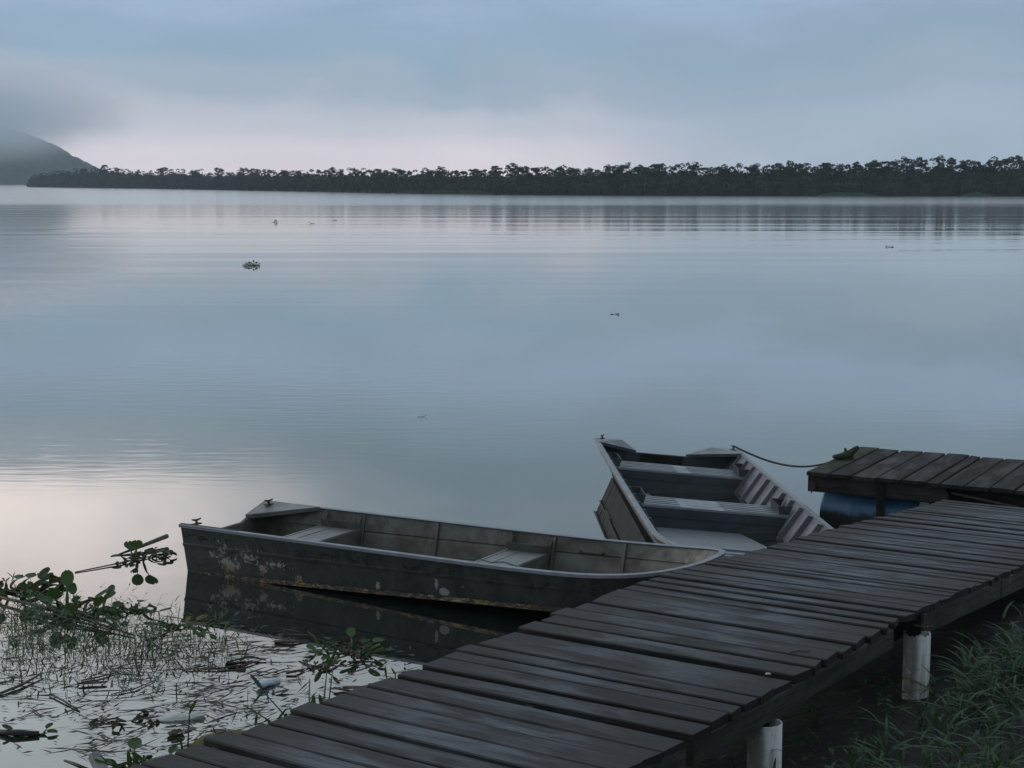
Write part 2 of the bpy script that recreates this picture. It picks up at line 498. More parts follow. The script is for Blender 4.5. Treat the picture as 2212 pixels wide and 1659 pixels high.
M['teal'] = simple('teal_cord', (.02, .14, .12), (.035, .20, .17), 30, (.6, .8))
M['red'] = simple('red_plastic', (.30, .03, .03), (.34, .04, .04), 8, (.4, .5))
M['mud'] = simple('bank_mud', (.006, .0055, .0045), (.016, .014, .011), 5, (.55, .85), bump=.03)
M['twig'] = simple('dry_twig', (.10, .07, .045), (.15, .11, .07), 30, (.7, .8))


# ------------------------------------------------------------------ water
def water_mat():
    m, t, out = material('lake_water')
    g = t.node('ShaderNodeNewGeometry')
    p = g.outputs['Position']
    s = t.node('ShaderNodeSeparateXYZ', {0: p}); y = s.outputs[1]; x = s.outputs[0]
    # long low swell lines, nearly parallel to the far shore
    pr = t.scaled(p, (.011, .125, 1), rot=(0, 0, R(3)))
    sw = t.noise(pr, 1.0, 3, .5, .4)
    pr2 = t.scaled(p, (.05, .46, 1), rot=(0, 0, R(6)))
    sw2 = t.noise(pr2, 1.0, 3, .5, .3)
    # small ripples: some on the left, few elsewhere
    rp = t.noise(t.scaled(p, (1.2, 5.0, 1), rot=(0, 0, R(10))), 1.0, 2, .5, .3)
    patch = t.noise(t.scaled(p, (.05, .11, 1), (3.3, 1.7, 0)), 1.0, 3, .5)
    leftn = t.math('MULTIPLY', t.step(x, 0.5, -3.5), t.math('MULTIPLY', t.step(y, 16.0, 18.5), t.step(y, 60.0, 24.0)))
    calm = t.step(y, 12.0, 22.0)
    a_sw = t.math('MULTIPLY', t.step(y, 22.0, 80.0), .046)
    a_sw2 = t.math('ADD', t.math('MULTIPLY', calm, .0022), t.math('MULTIPLY', t.step(y, 40.0, 90.0), .0075))
    a_rp = t.math('ADD', .00012, t.math('ADD', t.math('MULTIPLY', leftn, .0016), t.math('MULTIPLY', t.math('MULTIPLY', t.step(patch, .50, .68), calm), .0007)))
    h = t.math('ADD', t.math('MULTIPLY', sw, a_sw), t.math('ADD', t.math('MULTIPLY', sw2, a_sw2), t.math('MULTIPLY', rp, a_rp)))
    # a band of wind-ruffled water along the far shore
    yw = t.math('ADD', y, t.math('MULTIPLY', t.math('SUBTRACT', t.noise(t.scaled(p, (.012, .02, 1)), 1.0, 3, .5), .5), 46.0))
    ruf = t.math('ADD', t.math('MULTIPLY', t.step(yw, 90.0, 210.0), .36), t.math('MULTIPLY', t.step(yw, 200.0, 268.0), .64))
    bump = t.node('ShaderNodeBump', {'Strength': 1.0, 'Distance': 1.0, 'Height': h}).outputs[0]
    lw = t.node('ShaderNodeLayerWeight', {'Blend': .5, 'Normal': bump}).outputs['Facing']
    fac = t.math('ADD', .34, t.math('MULTIPLY', t.math('POWER', lw, 4.0), .62), clamp=True)
    rough = t.math('ADD', t.math('ADD', .012, t.math('MULTIPLY', t.step(y, 30, 140), .03)), t.math('MULTIPLY', ruf, .115))
    gl = t.node('ShaderNodeBsdfGlossy', {0: (1, .975, .935, 1), 'Roughness': rough, 'Normal': bump})
    df = t.node('ShaderNodeBsdfDiffuse', {0: (.016, .022, .022, 1)})
    ms = t.node('ShaderNodeMixShader', {0: fac, 1: df.outputs[0], 2: gl.outputs[0]})
    t.l.new(ms.outputs[0], out.inputs[0])
    return m


M['water'] = water_mat()
wm = MB()
wm.grid([[(x, y, 0) for x in (-3400, -600, -100, 100, 600, 3400)] for y in (-500, -60, 60, 300, 900, 1900, 2800)])
props(wm.build('water', M['water'], recalc=False), kind='structure')

# ------------------------------------------------------------------ bank at the near right
bk = MB(); rows = []
for j in range(61):
    yy = 1.0 + j * .225
    row = []
    for i in range(61):
        xx = -6.0 + i * .26
        # shoreline: the water edge runs under the walkway
        edge = -1.25 + .74 * (yy - 8.0) + .25 * mnoise.noise(Vector((xx * .7, yy * .7, 3.0)))
        d = xx - edge
        z = -.5 + .62 * (1 / (1 + math.exp(-(d) / .35))) + .10 * min(max(d - .6, 0), 4)
        lim = 9.9 + max(0, xx - 2.1) * 1.35
        if yy > lim: z -= .45 * (yy - lim)
        if yy < 4.5: z += .35 * (4.5 - yy) * (1 if d > 0 else 0)
        z += .035 * mnoise.noise(Vector((xx * 2.4, yy * 2.4, 0))) + .02 * mnoise.noise(Vector((xx * 7, yy * 7, 5)))
        row.append((xx, yy, z))
    rows.append(row)
bk.grid(rows)
bank = bk.build('bank', M['mud'], smooth=True, recalc=False)
props(bank, kind='structure')
bank_rows = np.array(rows)


def bank_z(x, y):
    i = min(max(int(round((x + 6.0) / .26)), 0), 60); j = min(max(int(round((y - 1.0) / .225)), 0), 60)
    return float(bank_rows[j, i, 2])


# lake bed and land under the far shore
lb = MB()
lb.grid([[(x, y, -1.6) for x in (-3400, 0, 3400)] for y in (-500, 0, 2800)])
props(lb.build('lake_bed', M['mud'], recalc=False), kind='structure')

# ------------------------------------------------------------------ far shore
SHORE_PX = [(62, 404.0), (330, 407.6), (600, 412.3), (860, 417.5), (1106, 421.0), (1400, 422.8), (1700, 423.6), (2000, 424.0), (2212, 424.0), (2460, 424.3)]
shore = [at(x, y, 0.0) for x, y in SHORE_PX]


def shore_at(px):
    for (x0, y0), (x1, y1) in zip(SHORE_PX[:-1], SHORE_PX[1:]):
        if px <= x1 or x1 == SHORE_PX[-1][0]:
            t = (px - x0) / (x1 - x0)
            return at(px, y0 + (y1 - y0) * t, 0.0)


fs = MB()
pts = [shore_at(62 + k * 20) for k in range(120)]
pl = []
for k, p in enumerate(pts):
    d = Vector((p.x, p.y, 0)).normalized()
    wob = mnoise.noise(Vector((k * .35, 0, 0))) * 1.5
    r0 = p + d * wob
    pl.append([(r0.x - d.x * 2, r0.y - d.y * 2, -.6), (r0.x, r0.y, .02), (r0.x + d.x * 2, r0.y + d.y * 2, .5), (r0.x + d.x * 60, r0.y + d.y * 60, .9), (r0.x + d.x * 80, r0.y + d.y * 80, -.8)])
fs.grid(pl)
props(fs.build('far_shore', M['mud'], smooth=True, recalc=False), kind='structure')


def rand_quads(c, r, n, size, flat=.55, up=.35):
    """n leaf-clump quads spread through an ellipsoid shell round c"""
    d = rng.normal(size=(n, 3)); d[:, 2] = np.where(d[:, 2] < -.25, -d[:, 2], d[:, 2])
    d /= np.linalg.norm(d, axis=1, keepdims=True)
    rad = rng.uniform(.55, 1.05, size=(n, 1)) ** .6
    P = np.asarray(c) + d * rad * np.asarray(r)
    nn = d + rng.normal(scale=.7, size=(n, 3)); nn[:, 2] += up
    nn /= np.linalg.norm(nn, axis=1, keepdims=True)
    a = np.cross(nn, rng.normal(size=(n, 3))); a /= np.linalg.norm(a, axis=1, keepdims=True)
    b = np.cross(nn, a)
    s = size * rng.uniform(.5, 1.2, size=(n, 1))
    a = a * s; b = b * s * flat
    return np.stack([P - a, P - b, P + a, P + b], axis=1)


def height_px(px):                                 # height of the closed thicket along the shore, in metres
    xs = (62, 85, 130, 230, 330, 500, 700, 900, 1100, 1300, 1600, 1850, 2050, 2212, 2460)
    hs = (6.0, 8.6, 9.0, 10.4, 8.2, 7.2, 6.5, 6.1, 6.3, 6.3, 6.7, 7.0, 7.5, 7.6, 7.7)
    return float(np.interp(px, xs, hs))


Q = []; QI = []
lump = MB()
nb = 0
for row, (dep, hf) in enumerate(((2.0, .62), (5.0, .85), (9.0, 1.0), (14.0, .98))):
    px = 66.0 + row * 3
    while px < 2440:
        p = shore_at(px); D = p.length; d = Vector((p.x, p.y, 0)).normalized()
        h = height_px(px) * hf * random.uniform(.80, 1.06) * (1 + .10 * mnoise.noise(Vector((px * .012, row * .4, 2.0))))
        if row == 0: h *= random.uniform(.7, 1.1)
        rx = random.uniform(1.5, 2.6)
        if D > 600: rx *= 1.5
        c = p + d * (dep + random.uniform(-1, 1))
        rz = h * .5
        n = int(95 if D < 450 else 70)
        q = rand_quads((c.x, c.y, h - rz), (rx, 1.6, rz), n, .40 if D < 450 else .6)
        Q.append(q); QI += [1 if random.random() < .3 else 0] * n
        # a second leafy lobe for an uneven outline
        for _ in range(2 if row >= 2 else 0):
            n2 = 40; rr_ = random.uniform(.5, 1.1)
            q = rand_quads((c.x + random.uniform(-1.8, 1.8), c.y, h + random.uniform(-.5, .55)), (rr_, .7, rr_ * .75), n2, .28)
            Q.append(q); QI += [0] * n2
        # solid heart of the bush, so that nothing shows through low down
        vs = []
        for zz, k in ((-.3, .8), (h * .4, .9), (h * .72, .62), (h * .86, .2)):
            for a in range(5):
                t = a * 1.2566 + row
                vs.append((c.x + math.cos(t) * rx * k, c.y + math.sin(t) * 1.3 * k, zz))
        lump.add(vs, [(i * 5 + a, i * 5 + (a + 1) % 5, (i + 1) * 5 + (a + 1) % 5, (i + 1) * 5 + a) for i in range(3) for a in range(5)] + [(15, 16, 17, 18, 19)])
        px += rx * 2 * .52 / D * FPX
Q = np.concatenate(Q)
th = obj('thicket', quads_mesh('thicket', Q, [M['forest'], M['forest2']], QI))
props(th, 'dark green waterside thicket massed along the far shore', 'thicket', kind='stuff')
th2 = lump.build('thicket_heart', M['forest'], recalc=False)
props(th2, 'shaded inner growth of the thicket along the far shore', 'thicket', kind='stuff')

# grass strips at the foot of the far trees
gq = []
for x0, x1, h in ((690, 835, .75), (850, 1060, 1.0), (1770, 1890, .8), (2080, 2140, 1.0), (310, 430, .6)):
    for k in range(int((x1 - x0) * 7)):
        px = random.uniform(x0, x1); e = min(px - x0, x1 - px) / 40
        p = shore_at(px); d = Vector((p.x, p.y, 0)).normalized()
        q = p + d * random.uniform(-.9, .8)
        hh = h * min(1, .3 + e) * random.uniform(.5, 1.1); ww = random.uniform(.15, .4)
        gq.append([(q.x - ww, q.y, .0), (q.x + ww, q.y, .0), (q.x + ww * .6 + random.uniform(-.2, .2), q.y + .2, hh), (q.x - ww * .6, q.y + .2, hh)])
so = obj('shore_grass', quads_mesh('shore_grass', np.array(gq), [M['reed_grass']]))
props(so, 'low bright green grass strips at the foot of the far trees', 'grass', kind='stuff')


# emergent trees -------------------------------------------------------------
def tree_meshes(kind, seed):
    rs = random.Random(seed)
    tr = MB()
    H = 8.0
    lean = rs.uniform(-.5, .5)
    top = Vector((lean, rs.uniform(-.3, .3), H * .86))
    mid = Vector((lean * .3, 0, H * .5))
    tr.tube([(0, 0, -.4), (lean * .1, 0, H * .25), mid, top], [.15, .12, .095, .05], 5)
    tips = []
    nl = {'flat': 20, 'round': 30, 'sparse': 17}[kind]
    cr = {'flat': (1.75, 1.3, 1.15), 'round': (1.55, 1.3, 1.9), 'sparse': (1.25, 1.0, 1.7)}[kind]
    cz = H * {'flat': .85, 'round': .76, 'sparse': .79}[kind]
    qs = []
    for k in range(nl):
        while True:
            d = Vector((rs.uniform(-1, 1), rs.uniform(-1, 1), rs.uniform(-.8, 1)))
            if d.length < 1: break
        tip = Vector((lean + d.x * cr[0], d.y * cr[1], cz + d.z * cr[2] * (1 - .35 * abs(d.x))))
        st = mid.lerp(top, rs.uniform(.1, .95))
        if k % 2 == 0:
            kink = st.lerp(tip, .5) + Vector((rs.uniform(-.15, .15), rs.uniform(-.15, .15), -.10))
            tr.tube([st, kink, tip], [.05, .035, .015], 4, cap=False)
        a_ = rs.uniform(.32, .70)
        qs.append(rand_quads(tip, (a_, a_ * .9, a_ * rs.uniform(.6, .95)), rs.randint(46, 72) if kind != 'sparse' else rs.randint(26, 44), .17, .6, .25))
    tp = top + Vector((0, 0, H * .05))
    qs.append(rand_quads(tp, (.45, .45, .35), 36, .15))
    return tr.mesh('trunk', M['bark'], True), quads_mesh('crown', np.concatenate(qs), [M['forest'] if rs.random() < .7 else M['forest2']])


KINDS = ['flat', 'flat', 'flat', 'round', 'round', 'round', 'sparse', 'sparse', 'sparse']
TM = [tree_meshes(k, 100 + i) for i, k in enumerate(KINDS)]
by_kind = {k: [i for i, kk in enumerate(KINDS) if kk == k] for k in ('flat', 'round', 'sparse')}
TREES = [(229, 355, 'r'), (252, 362, 's'), (353, 361, 'f'), (474, 362, 'f'), (521, 362, 's'), (551, 366, 'f'), (581, 366, 's'), (617, 366, 'r'), (718, 361, 's'),
         (735, 363, 's'), (814, 364, 'r'), (866, 365, 'f'), (927, 364, 'r'), (949, 360, 'r'), (985, 368, 's'), (1028, 366, 'f'), (1072, 357, 'r'), (1108, 355, 'f'),
         (1130, 359, 'f'), (1162, 362, 's'), (1209, 360, 'r'), (1242, 361, 'r'), (1272, 362, 's'), (1316, 361, 's'), (1331, 359, 'f'), (1387, 354, 'r'), (1415, 354, 's'),
         (1430, 354, 's'), (1497, 355, 'f'), (1560, 358, 'r'), (1626, 356, 's'), (1675, 355, 'r'), (1705, 358, 'f'), (1780, 353, 'r'), (1793, 350, 'r'), (1818, 354, 's'),
         (1850, 356, 'f'), (1886, 348, 'f'), (1919, 347, 'r'), (1949, 339, 's'), (1968, 344, 's'), (1987, 343, 'f'), (2030, 336, 's'), (2055, 341, 's'), (2083, 350, 'f'),
         (2116, 357, 'f'), (2159, 344, 'f'), (2187, 336, 'f'), (2209, 350, 'r'), (2235, 346, 'r'), (2270, 342, 'f'), (300, 366, 's'), (420, 366, 'r'), (650, 368, 's'), (770, 368, 'f'),
         (150, 369, 'r'), (182, 365, 'f')]
SPECIAL = {229: 'broad dark round-crowned tree nearest the left tip of the wooded shore',
           2187: 'tall flat-topped tree at the right end of the far shore',
           2030: 'tallest sparse-crowned tree standing a little left of the right-hand flat-topped trees',
           718: 'thin open-crowned tree standing alone above a low stretch of the thicket',
           1108: 'wide flat-topped tree above the middle of the far shore'}
KN = {'f': ('flat', 'flat-topped tree rising above the far shore thicket'), 'r': ('round', 'dense round-crowned tree rising above the far shore thicket'),
      's': ('sparse', 'sparse-crowned tree rising above the far shore thicket')}
ORD = 'first second third fourth fifth sixth seventh eighth ninth tenth eleventh twelfth thirteenth fourteenth fifteenth sixteenth seventeenth eighteenth nineteenth twentieth'.split()
TREES.sort()
nk = {k: [t_ for t_ in TREES if t_[2] == k and t_[0] not in SPECIAL] for k in 'frs'}
for i, (px, ytop, k) in enumerate(TREES):
    p = shore_at(px); d = Vector((p.x, p.y, 0)).normalized()
    b = p + d * random.uniform(7, 11)
    tp = b.length
    Ht = CAM_H + (YH - ytop) / FPX * b.y * 1.0 + .15
    kind, lab = KN[k]
    if px not in SPECIAL:
        q = [t_[0] for t_ in nk[k]].index(px); nq = len(nk[k])
        lab += ', ' + (ORD[q] + ' such from left' if q < nq / 2 else ORD[nq - 1 - q] + ' such from right')
    tm, cm = TM[random.choice(by_kind[kind])]
    r = empty('shore_tree', (b.x, b.y, 0), (0, 0, random.uniform(0, 6.28)))
    s = Ht / 8.1
    r.scale = (s * random.uniform(1.0, 1.3), s * 1.1, s)
    props(r, SPECIAL.get(px, lab), 'tree', 'trees rising above the far shore')
    obj('trunk', tm, r); obj('crown', cm, r)

for i, (px, y0, y1, lab) in enumerate(((1076, 386, 410, 'pale bare trunk showing in the thicket below a wide round tree'), (1392, 378, 402, 'pale leaning bare trunk in the thicket right of the middle'),
                                       (480, 362, 385, 'thin leafless snag above the thicket on the left half'), (1055, 388, 409, 'shorter pale trunk beside a longer one in the thicket'))):
    p = shore_at(px); d = Vector((p.x, p.y, 0)).normalized(); b = p + d * (.6 if y1 > 390 else 8)
    Ht = CAM_H + (YH - y0) / FPX * b.y; H0 = max(0, CAM_H + (YH - y1) / FPX * b.y)
    tb = MB(); ln = random.uniform(-.5, .3)
    tb.tube([(0, 0, -.2), (ln * .4, 0, Ht * .5), (ln, 0, Ht)], [.085, .07, .04], 5)
    for k in range(4):
        z = Ht * random.uniform(.7, .95); a = random.choice((-1, 1))
        tb.tube([(ln * z / Ht, 0, z), (ln + a * random.uniform(.3, .9), 0, z + random.uniform(.4, .9))], [.04, .015], 4)
    props(tb.build('dead_tree', M['bark_pale'], loc=(b.x, b.y, 0)), lab, 'dead tree', 'bare trunks on the far shore')

# ------------------------------------------------------------------ misty hill at the far left
hm = MB(); rows = []
prof_x = (-2100, -1700, -1200, -900, -740, -640, -600, -568, -550, -532, -511, -495, -480, -440)
prof_z = (90, 100, 105, 98, 88, 74, 64, 50, 40, 29, 15, 4, -2, -3)
bumps = [(random.uniform(-1500, -470), random.uniform(1930, 2420), random.uniform(4.5, 9)) for _ in range(4200)]
bx = np.array(bumps)
for j in range(90):
    yy = 1915 + j * 5.2
    row = []
    xs = -1500 + np.arange(250) * 4.4
    base = np.interp(xs + 52, prof_x, prof_z)
    rise = 1 - math.exp(-max(yy - 1918, 0) / 95.0)
    fall = 1.0 if yy < 2220 else max(0, 1 - ((yy - 2220) / 170) ** 2)
    zz = base * min(1, rise * 1.12) * fall
    dx = xs[:, None] - bx[None, :, 0]; dy = yy - bx[None, :, 1]
    q = 1 - (dx * dx + dy * dy) / (bx[None, :, 2] ** 2)
    bmp = np.sqrt(np.clip(q, 0, 1)) * bx[None, :, 2] * .68
    zz = zz + bmp.max(axis=1) * (zz > 1.0) - 2.0 * (zz <= 1)
    rows.append([(float(a), yy, float(b)) for a, b in zip(xs, zz)])
hm.grid(rows)
props(hm.build('hill', M['forest'], smooth=True, recalc=False), kind='structure')


def vol_mat(name, dens, col):
    m, t, out = material(name)
    v = t.node('ShaderNodeVolumePrincipled', {'Color': (*col, 1), 'Density': dens, 'Anisotropy': 0.0})
    t.l.new(v.outputs[0], out.inputs[1])
    return m


# the low cloud that swallows the hill top: a soft inverted mound, thicker with height
def mist(name, c, rad, dens, col, lab):
    mm = MB(); rr = []
    nz, n = 16, 28
    for i in range(nz + 1):
        th_ = math.pi * i / nz
        rr.append([(math.sin(th_) * math.cos(2 * math.pi * q / n) * rad[0], math.sin(th_) * math.sin(2 * math.pi * q / n) * rad[1], -math.cos(th_) * rad[2]) for q in range(n)])
    vs = [p for r in rr for p in r]
    mm.add(vs, [(i * n + k, i * n + (k + 1) % n, (i + 1) * n + (k + 1) % n, (i + 1) * n + k) for i in range(nz) for k in range(n)])
    m, t, out = material(name)
    co = t.node('ShaderNodeTexCoord').outputs['Object']
    q = t.node('ShaderNodeVectorMath', {0: co, 1: (1 / rad[0], 1 / rad[1], 1 / rad[2])}, operation='MULTIPLY').outputs[0]
    ln = t.node('ShaderNodeVectorMath', {0: q}, operation='LENGTH').outputs[1]
    ns = t.noise(t.scaled(co, (.012, .012, .022)), 1.0, 4, .6, .3)
    f = t.step(t.math('ADD', ln, t.math('MULTIPLY', t.math('SUBTRACT', ns, .5), .55)), 1.0, .10)
    f = t.math('MULTIPLY', f, t.step(ln, 1.0, .8))
    v = t.node('ShaderNodeVolumePrincipled', {'Color': (*col, 1), 'Density': t.math('MULTIPLY', f, dens), 'Anisotropy': 0.82})
    t.l.new(v.outputs[0], out.inputs[1])
    o = mm.build(name, m, loc=c)
    props(o, lab, 'mist', kind='stuff')


MISTC = (.92, .96, 1.0)
mist('mist_bank', (-632, 1790, 84), (270, 170, 76), .0290, MISTC, 'low grey cloud wrapping the top of the misty hill')

# haze: one closed box of even air round the camera and everything else
hb = MB(); hb.box((0, 1150, 88.5), (7000, 3400, 183))
hz = hb.build('haze', vol_mat('haze_air', .00020, (.76, .90, 1.0)))
props(hz, 'thin even morning haze over the lake', 'haze', kind='stuff')

# ------------------------------------------------------------------ walkway
JW = 1.58
jA = [Vector((-1.347 - .582 * 2.6, 6.574 - .813 * 2.6, .93)), Vector((-.565, 7.611, .862)), Vector((.812, 9.593, .85))]
gA = [Vector((.812, 9.593, .85)), Vector((1.80, 11.12, .715)), Vector((3.74, 14.10, .44))]


def plank(wd, ln, th, seg=5, warp=.004, rs=random):
    """a board: x along its length, y across, top at z=0; rubbed edges and a slight warp"""
    mb = MB(); rows = []
    c = .006
    w1 = [rs.uniform(-warp, warp) for _ in range(seg + 1)]; w2 = [rs.uniform(-warp, warp) for _ in range(seg + 1)]
    tw = rs.uniform(-warp, warp)
    e0, e1 = rs.uniform(-.012, .012), rs.uniform(-.012, .012)
    for i in range(seg + 1):
        f = i / seg; x = f * ln
        h = wd / 2
        a, b = w1[i] * .7, w2[i] * .7
        zt = tw * (f - .5)
        sk0 = e0 if i == 0 else 0; sk1 = e1 if i == seg else 0
        pr = [(-h + a, -th), (-h + a, -c), (-h + a + c, zt), (h + b - c, -zt), (h + b, -c), (h + b, -th)]
        rows.append([(x + (sk0 + sk1) * (p[0] / h), p[0], p[1]) for p in pr])
    n = 6
    vs = [p for r in rows for p in r]
    mb.add(vs, [(i * n + k, (i + 1) * n + k, (i + 1) * n + (k + 1) % n, i * n + (k + 1) % n) for i in range(seg) for k in range(n)] + [list(range(n)), [seg * n + k for k in range(n)][::-1]])
    return mb


def deck(root, line, width_range, gap_range, mats, lengths, jit_end, skew, th=.032, zoff=.004):
    """boards across the polyline of the left edge; right is +perp"""
    segs = [(line[i], line[i + 1], (line[i + 1] - line[i]).length) for i in range(len(line) - 1)]
    total = sum(s[2] for s in segs)
    s = 0.01
    while s < total - .05:
        wd = random.uniform(*width_range)
        if random.random() < .18: wd *= .72
        mid = s + wd / 2
        acc = 0
        for a, b, L in segs:
            if mid <= acc + L or b is segs[-1][1]:
                p = a.lerp(b, (mid - acc) / L); dr = (b - a).normalized(); break
            acc += L
        perp = Vector((dr.y, -dr.x, 0)).normalized()
        ang = math.atan2(perp.y, perp.x) + skew + random.uniform(-.007, .007)
        j = random.uniform(-jit_end, jit_end)
        ln = lengths + j + random.uniform(-.005, .005)
        mb = plank(wd, ln, th + random.uniform(-.003, .003))
        o = mb.build('plank', random.choice(mats), root, recalc=False)
        xax = Vector((math.cos(ang), math.sin(ang), 0)); zax = dr.cross(Vector((-math.sin(ang), math.cos(ang), 0)))
        yax = (dr - dr.dot(xax) * xax).normalized(); zax = xax.cross(yax)
        mt = Matrix((xax, yax, zax)).transposed().to_4x4()
        mt.translation = p - xax * j + Vector((0, 0, random.uniform(-zoff, zoff)))
        o.matrix_local = root.matrix_basis.inverted() @ mt if root else mt
        s += wd + random.uniform(*gap_range)


def world_child(o, root):
    """build in world coordinates, hang under a root that stands somewhere else"""
    o.parent = root
    o.matrix_parent_inverse = root.matrix_basis.inverted()
    return o


walk = empty('walkway', (0.2, 7.9, 0))
props(walk, 'dark wet plank walkway on white pipe posts running out from the bank', 'walkway')
bpy.context.view_layer.update()
deck(walk, jA, (.120, .172), (.010, .042), [M['deck']], JW, .024, R(1.5), .038, .009)
gang = empty('gangway', (2.6, 11.6, 0))
props(gang, 'dark plank gangway sloping down to the floating dock', 'gangway')
deck(gang, gA, (.095, .155), (.008, .032), [M['deck']], JW, .018, R(1.0), .035, .008)


def side_beam(root, a, b, inset, hgt, thick, mat, drop=.036, name='side_beam'):
    dr = (b - a).normalized(); perp = Vector((dr.y, -dr.x, 0)).normalized()
    o0 = a + perp * inset - Vector((0, 0, drop)); o1 = b + perp * inset - Vector((0, 0, drop))
    mb = MB()
    n = 8; L = (o1 - o0).length
    rows = []
    for i in range(n + 1):
        x = L * i / n; wv = .004 * math.sin(i * 1.9)
        rows.append([(x, -thick / 2 + wv, -hgt), (x, -thick / 2 + wv, 0), (x, thick / 2 + wv, 0), (x, thick / 2 + wv, -hgt + .003 * math.cos(i * 2.3))])
    vs = [p for r in rows for p in r]
    mb.add(vs, [(i * 4 + k, i * 4 + (k + 1) % 4, (i + 1) * 4 + (k + 1) % 4, (i + 1) * 4 + k) for i in range(n) for k in range(4)] + [(0, 1, 2, 3), tuple(n * 4 + k for k in (3, 2, 1, 0))])
    o = mb.build(name, mat, root)
    x = (o1 - o0).normalized(); y = Vector((-x.y, x.x, 0)).normalized(); z = x.cross(y)
    mt = Matrix((x, y, z)).transposed().to_4x4(); mt.translation = o0
    o.matrix_local = root.matrix_basis.inverted() @ mt
    bevel(o, .006)
    return o


perp1 = Vector((.818, -.575, 0)); perp2 = Vector((.841, -.54, 0)).normalized()
# near span in two lengths meeting over the first post
side_beam(walk, jA[0], jA[1].lerp(jA[2], .02), JW - .022, .108, .05, M['beam'])
side_beam(walk, jA[1].lerp(jA[2], .03), jA[2] - Vector((.05, .07, 0)), JW - .024, .110, .05, M['beam'])
side_beam(walk, jA[0], jA[2], .07, .105, .05, M['beam'])
side_beam(walk, jA[0], jA[2], JW / 2, .10, .05, M['beam'])
side_beam(gang, gA[0].lerp(gA[1], .18), gA[1], JW - .022, .125, .045, M['beam_pale'])
side_beam(gang, gA[1].lerp(gA[2], .005), gA[2], JW - .022, .125, .045, M['beam_pale'])
side_beam(gang, gA[0], gA[2], .07, .12, .045, M['beam'])


def pvc_post(pos, top, bottom, r, jag):
    root = walk
    mb = MB(); n = 44; rows = []
    for ri, rr in ((0, r), (1, r - .009)):
        ring_b = []; ring_t = []
        for k in range(n):
            a = 2 * math.pi * k / n
            t = top + (jag * mnoise.noise(Vector((math.cos(a) * 4.6, math.sin(a) * 4.6, 1.3))) if jag else 0)
            ring_b.append((rr * math.cos(a), rr * math.sin(a), bottom)); ring_t.append((rr * math.cos(a), rr * math.sin(a), t))
        rows += [ring_b, ring_t]
    vs = [p for r_ in rows for p in r_]
    f = []
    for k in range(n):
        k2 = (k + 1) % n
        f += [(k, k2, n + k2, n + k), (n + k, n + k2, 3 * n + k2, 3 * n + k), (3 * n + k, 3 * n + k2, 2 * n + k2, 2 * n + k)]
    mb.add(vs, f)
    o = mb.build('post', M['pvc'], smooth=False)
    o.location = (pos.x, pos.y, 0); world_child(o, root)
    for p in o.data.polygons: p.use_smooth = True
    fill = MB(); fill.tube([(0, 0, bottom), (0, 0, top - .05)], r - .010, 16)
    q = fill.build('concrete_fill', M['concrete']); q.parent = o
    pg = MB(); pg.box((-.02, .02, (top + .80) / 2 - .03), (.07, .09, .80 - top + .10))
    q = pg.build('peg', M['dark_wood']); q.parent = o


pvc_post(Vector((1.178, 7.40, 0)), .705, -.4, .080, 0.0)
pvc_post(Vector((2.262, 8.935, 0)), .70, -.2, .074, .022)
# bolts at the joint over the second post
bt = MB()
for k in range(3):
    bt.tube([Vector((2.235 + .03 * k, 8.90 + .05 * k, .755 - .012 * k)), Vector((2.30 + .03 * k, 8.86 + .05 * k, .750 - .012 * k))], .006, 6)
world_child(bt.build('bolt', M['iron']), walk)

# ------------------------------------------------------------------ floating dock
dock = empty('floating_dock', (3.9, 15.2, 0))
props(dock, 'small floating dock of mossy planks on blue drums', 'dock')
D0 = at(1743, 1019, .5); DX = (at(2212, 1060, .5) - D0).normalized(); DY = Vector((.544, .839, 0)).normalized()
DY = Vector((-DX.y, DX.x, 0))
s = 0.0; k = 0
while s < 3.6:
    wd = random.uniform(.195, .222)
    if k == 5: wd = .10
    ln = 1.67 + random.uniform(-.02, .03)
    o = plank(wd, ln, .036, 5, .005).build('plank', M['dock_moss'] if k == 0 else M['dock'], recalc=False)
    # board length runs along DY, width along -DX so that z points up
    xax = DY; yax = -DX; zax = Vector((0, 0, 1))
    mt = Matrix((xax, yax, zax)).transposed().to_4x4()
    mt.translation = D0 + DX * (s + wd / 2) - DY * random.uniform(.0, .02) + Vector((0, 0, random.uniform(-.004, .004)))
    o.matrix_basis = mt; world_child(o, dock)
    s += wd + random.uniform(.008, .022); k += 1
DM = Matrix((DX, DY, Vector((0, 0, 1)))).transposed().to_4x4()


def dockpart(mb, name, mat, smooth=False):
    o = mb.build(name, mat, smooth=smooth)
    mt = DM.copy(); mt.translation = Vector((D0.x, D0.y, 0)); o.matrix_basis = mt
    return world_child(o, dock)


b = MB()
prof = [(0.0, .310), (0.0, .460), (1.24, .460), (1.29, .445), (1.32, .41), (1.32, .365), (1.28, .325), (1.20, .310)]
b.prism([(x, .03, z) for x, z in prof], (0, .05, 0)); bevel(dockpart(b, 'front_beam', M['dock']), .006)
b = MB(); b.box((2.1, .14, .375), (3.0, .05, .17)); dockpart(b, 'inner_beam', M['dark_wood'])
b = MB(); b.box((1.8, 1.58, .395), (3.6, .05, .13)); dockpart(b, 'back_beam', M['dock'])
b = MB(); b.box((0.03, .83, .40), (.05, 1.42, .11)); dockpart(b, 'end_beam', M['dock'])
b = MB(); b.box((.052, .018, .365), (.06, .02, .075)); b.tube([(.045, .012, .33), (.045, .012, .30)], .006, 6); dockpart(b, 'bracket', M['iron'])
b = MB(); b.box((.70, .012, .375), (.072, .020, .16)); b.box((.70, .030, .15), (.072, .020, .34)); dockpart(b, 'strap', M['dark_wood'])
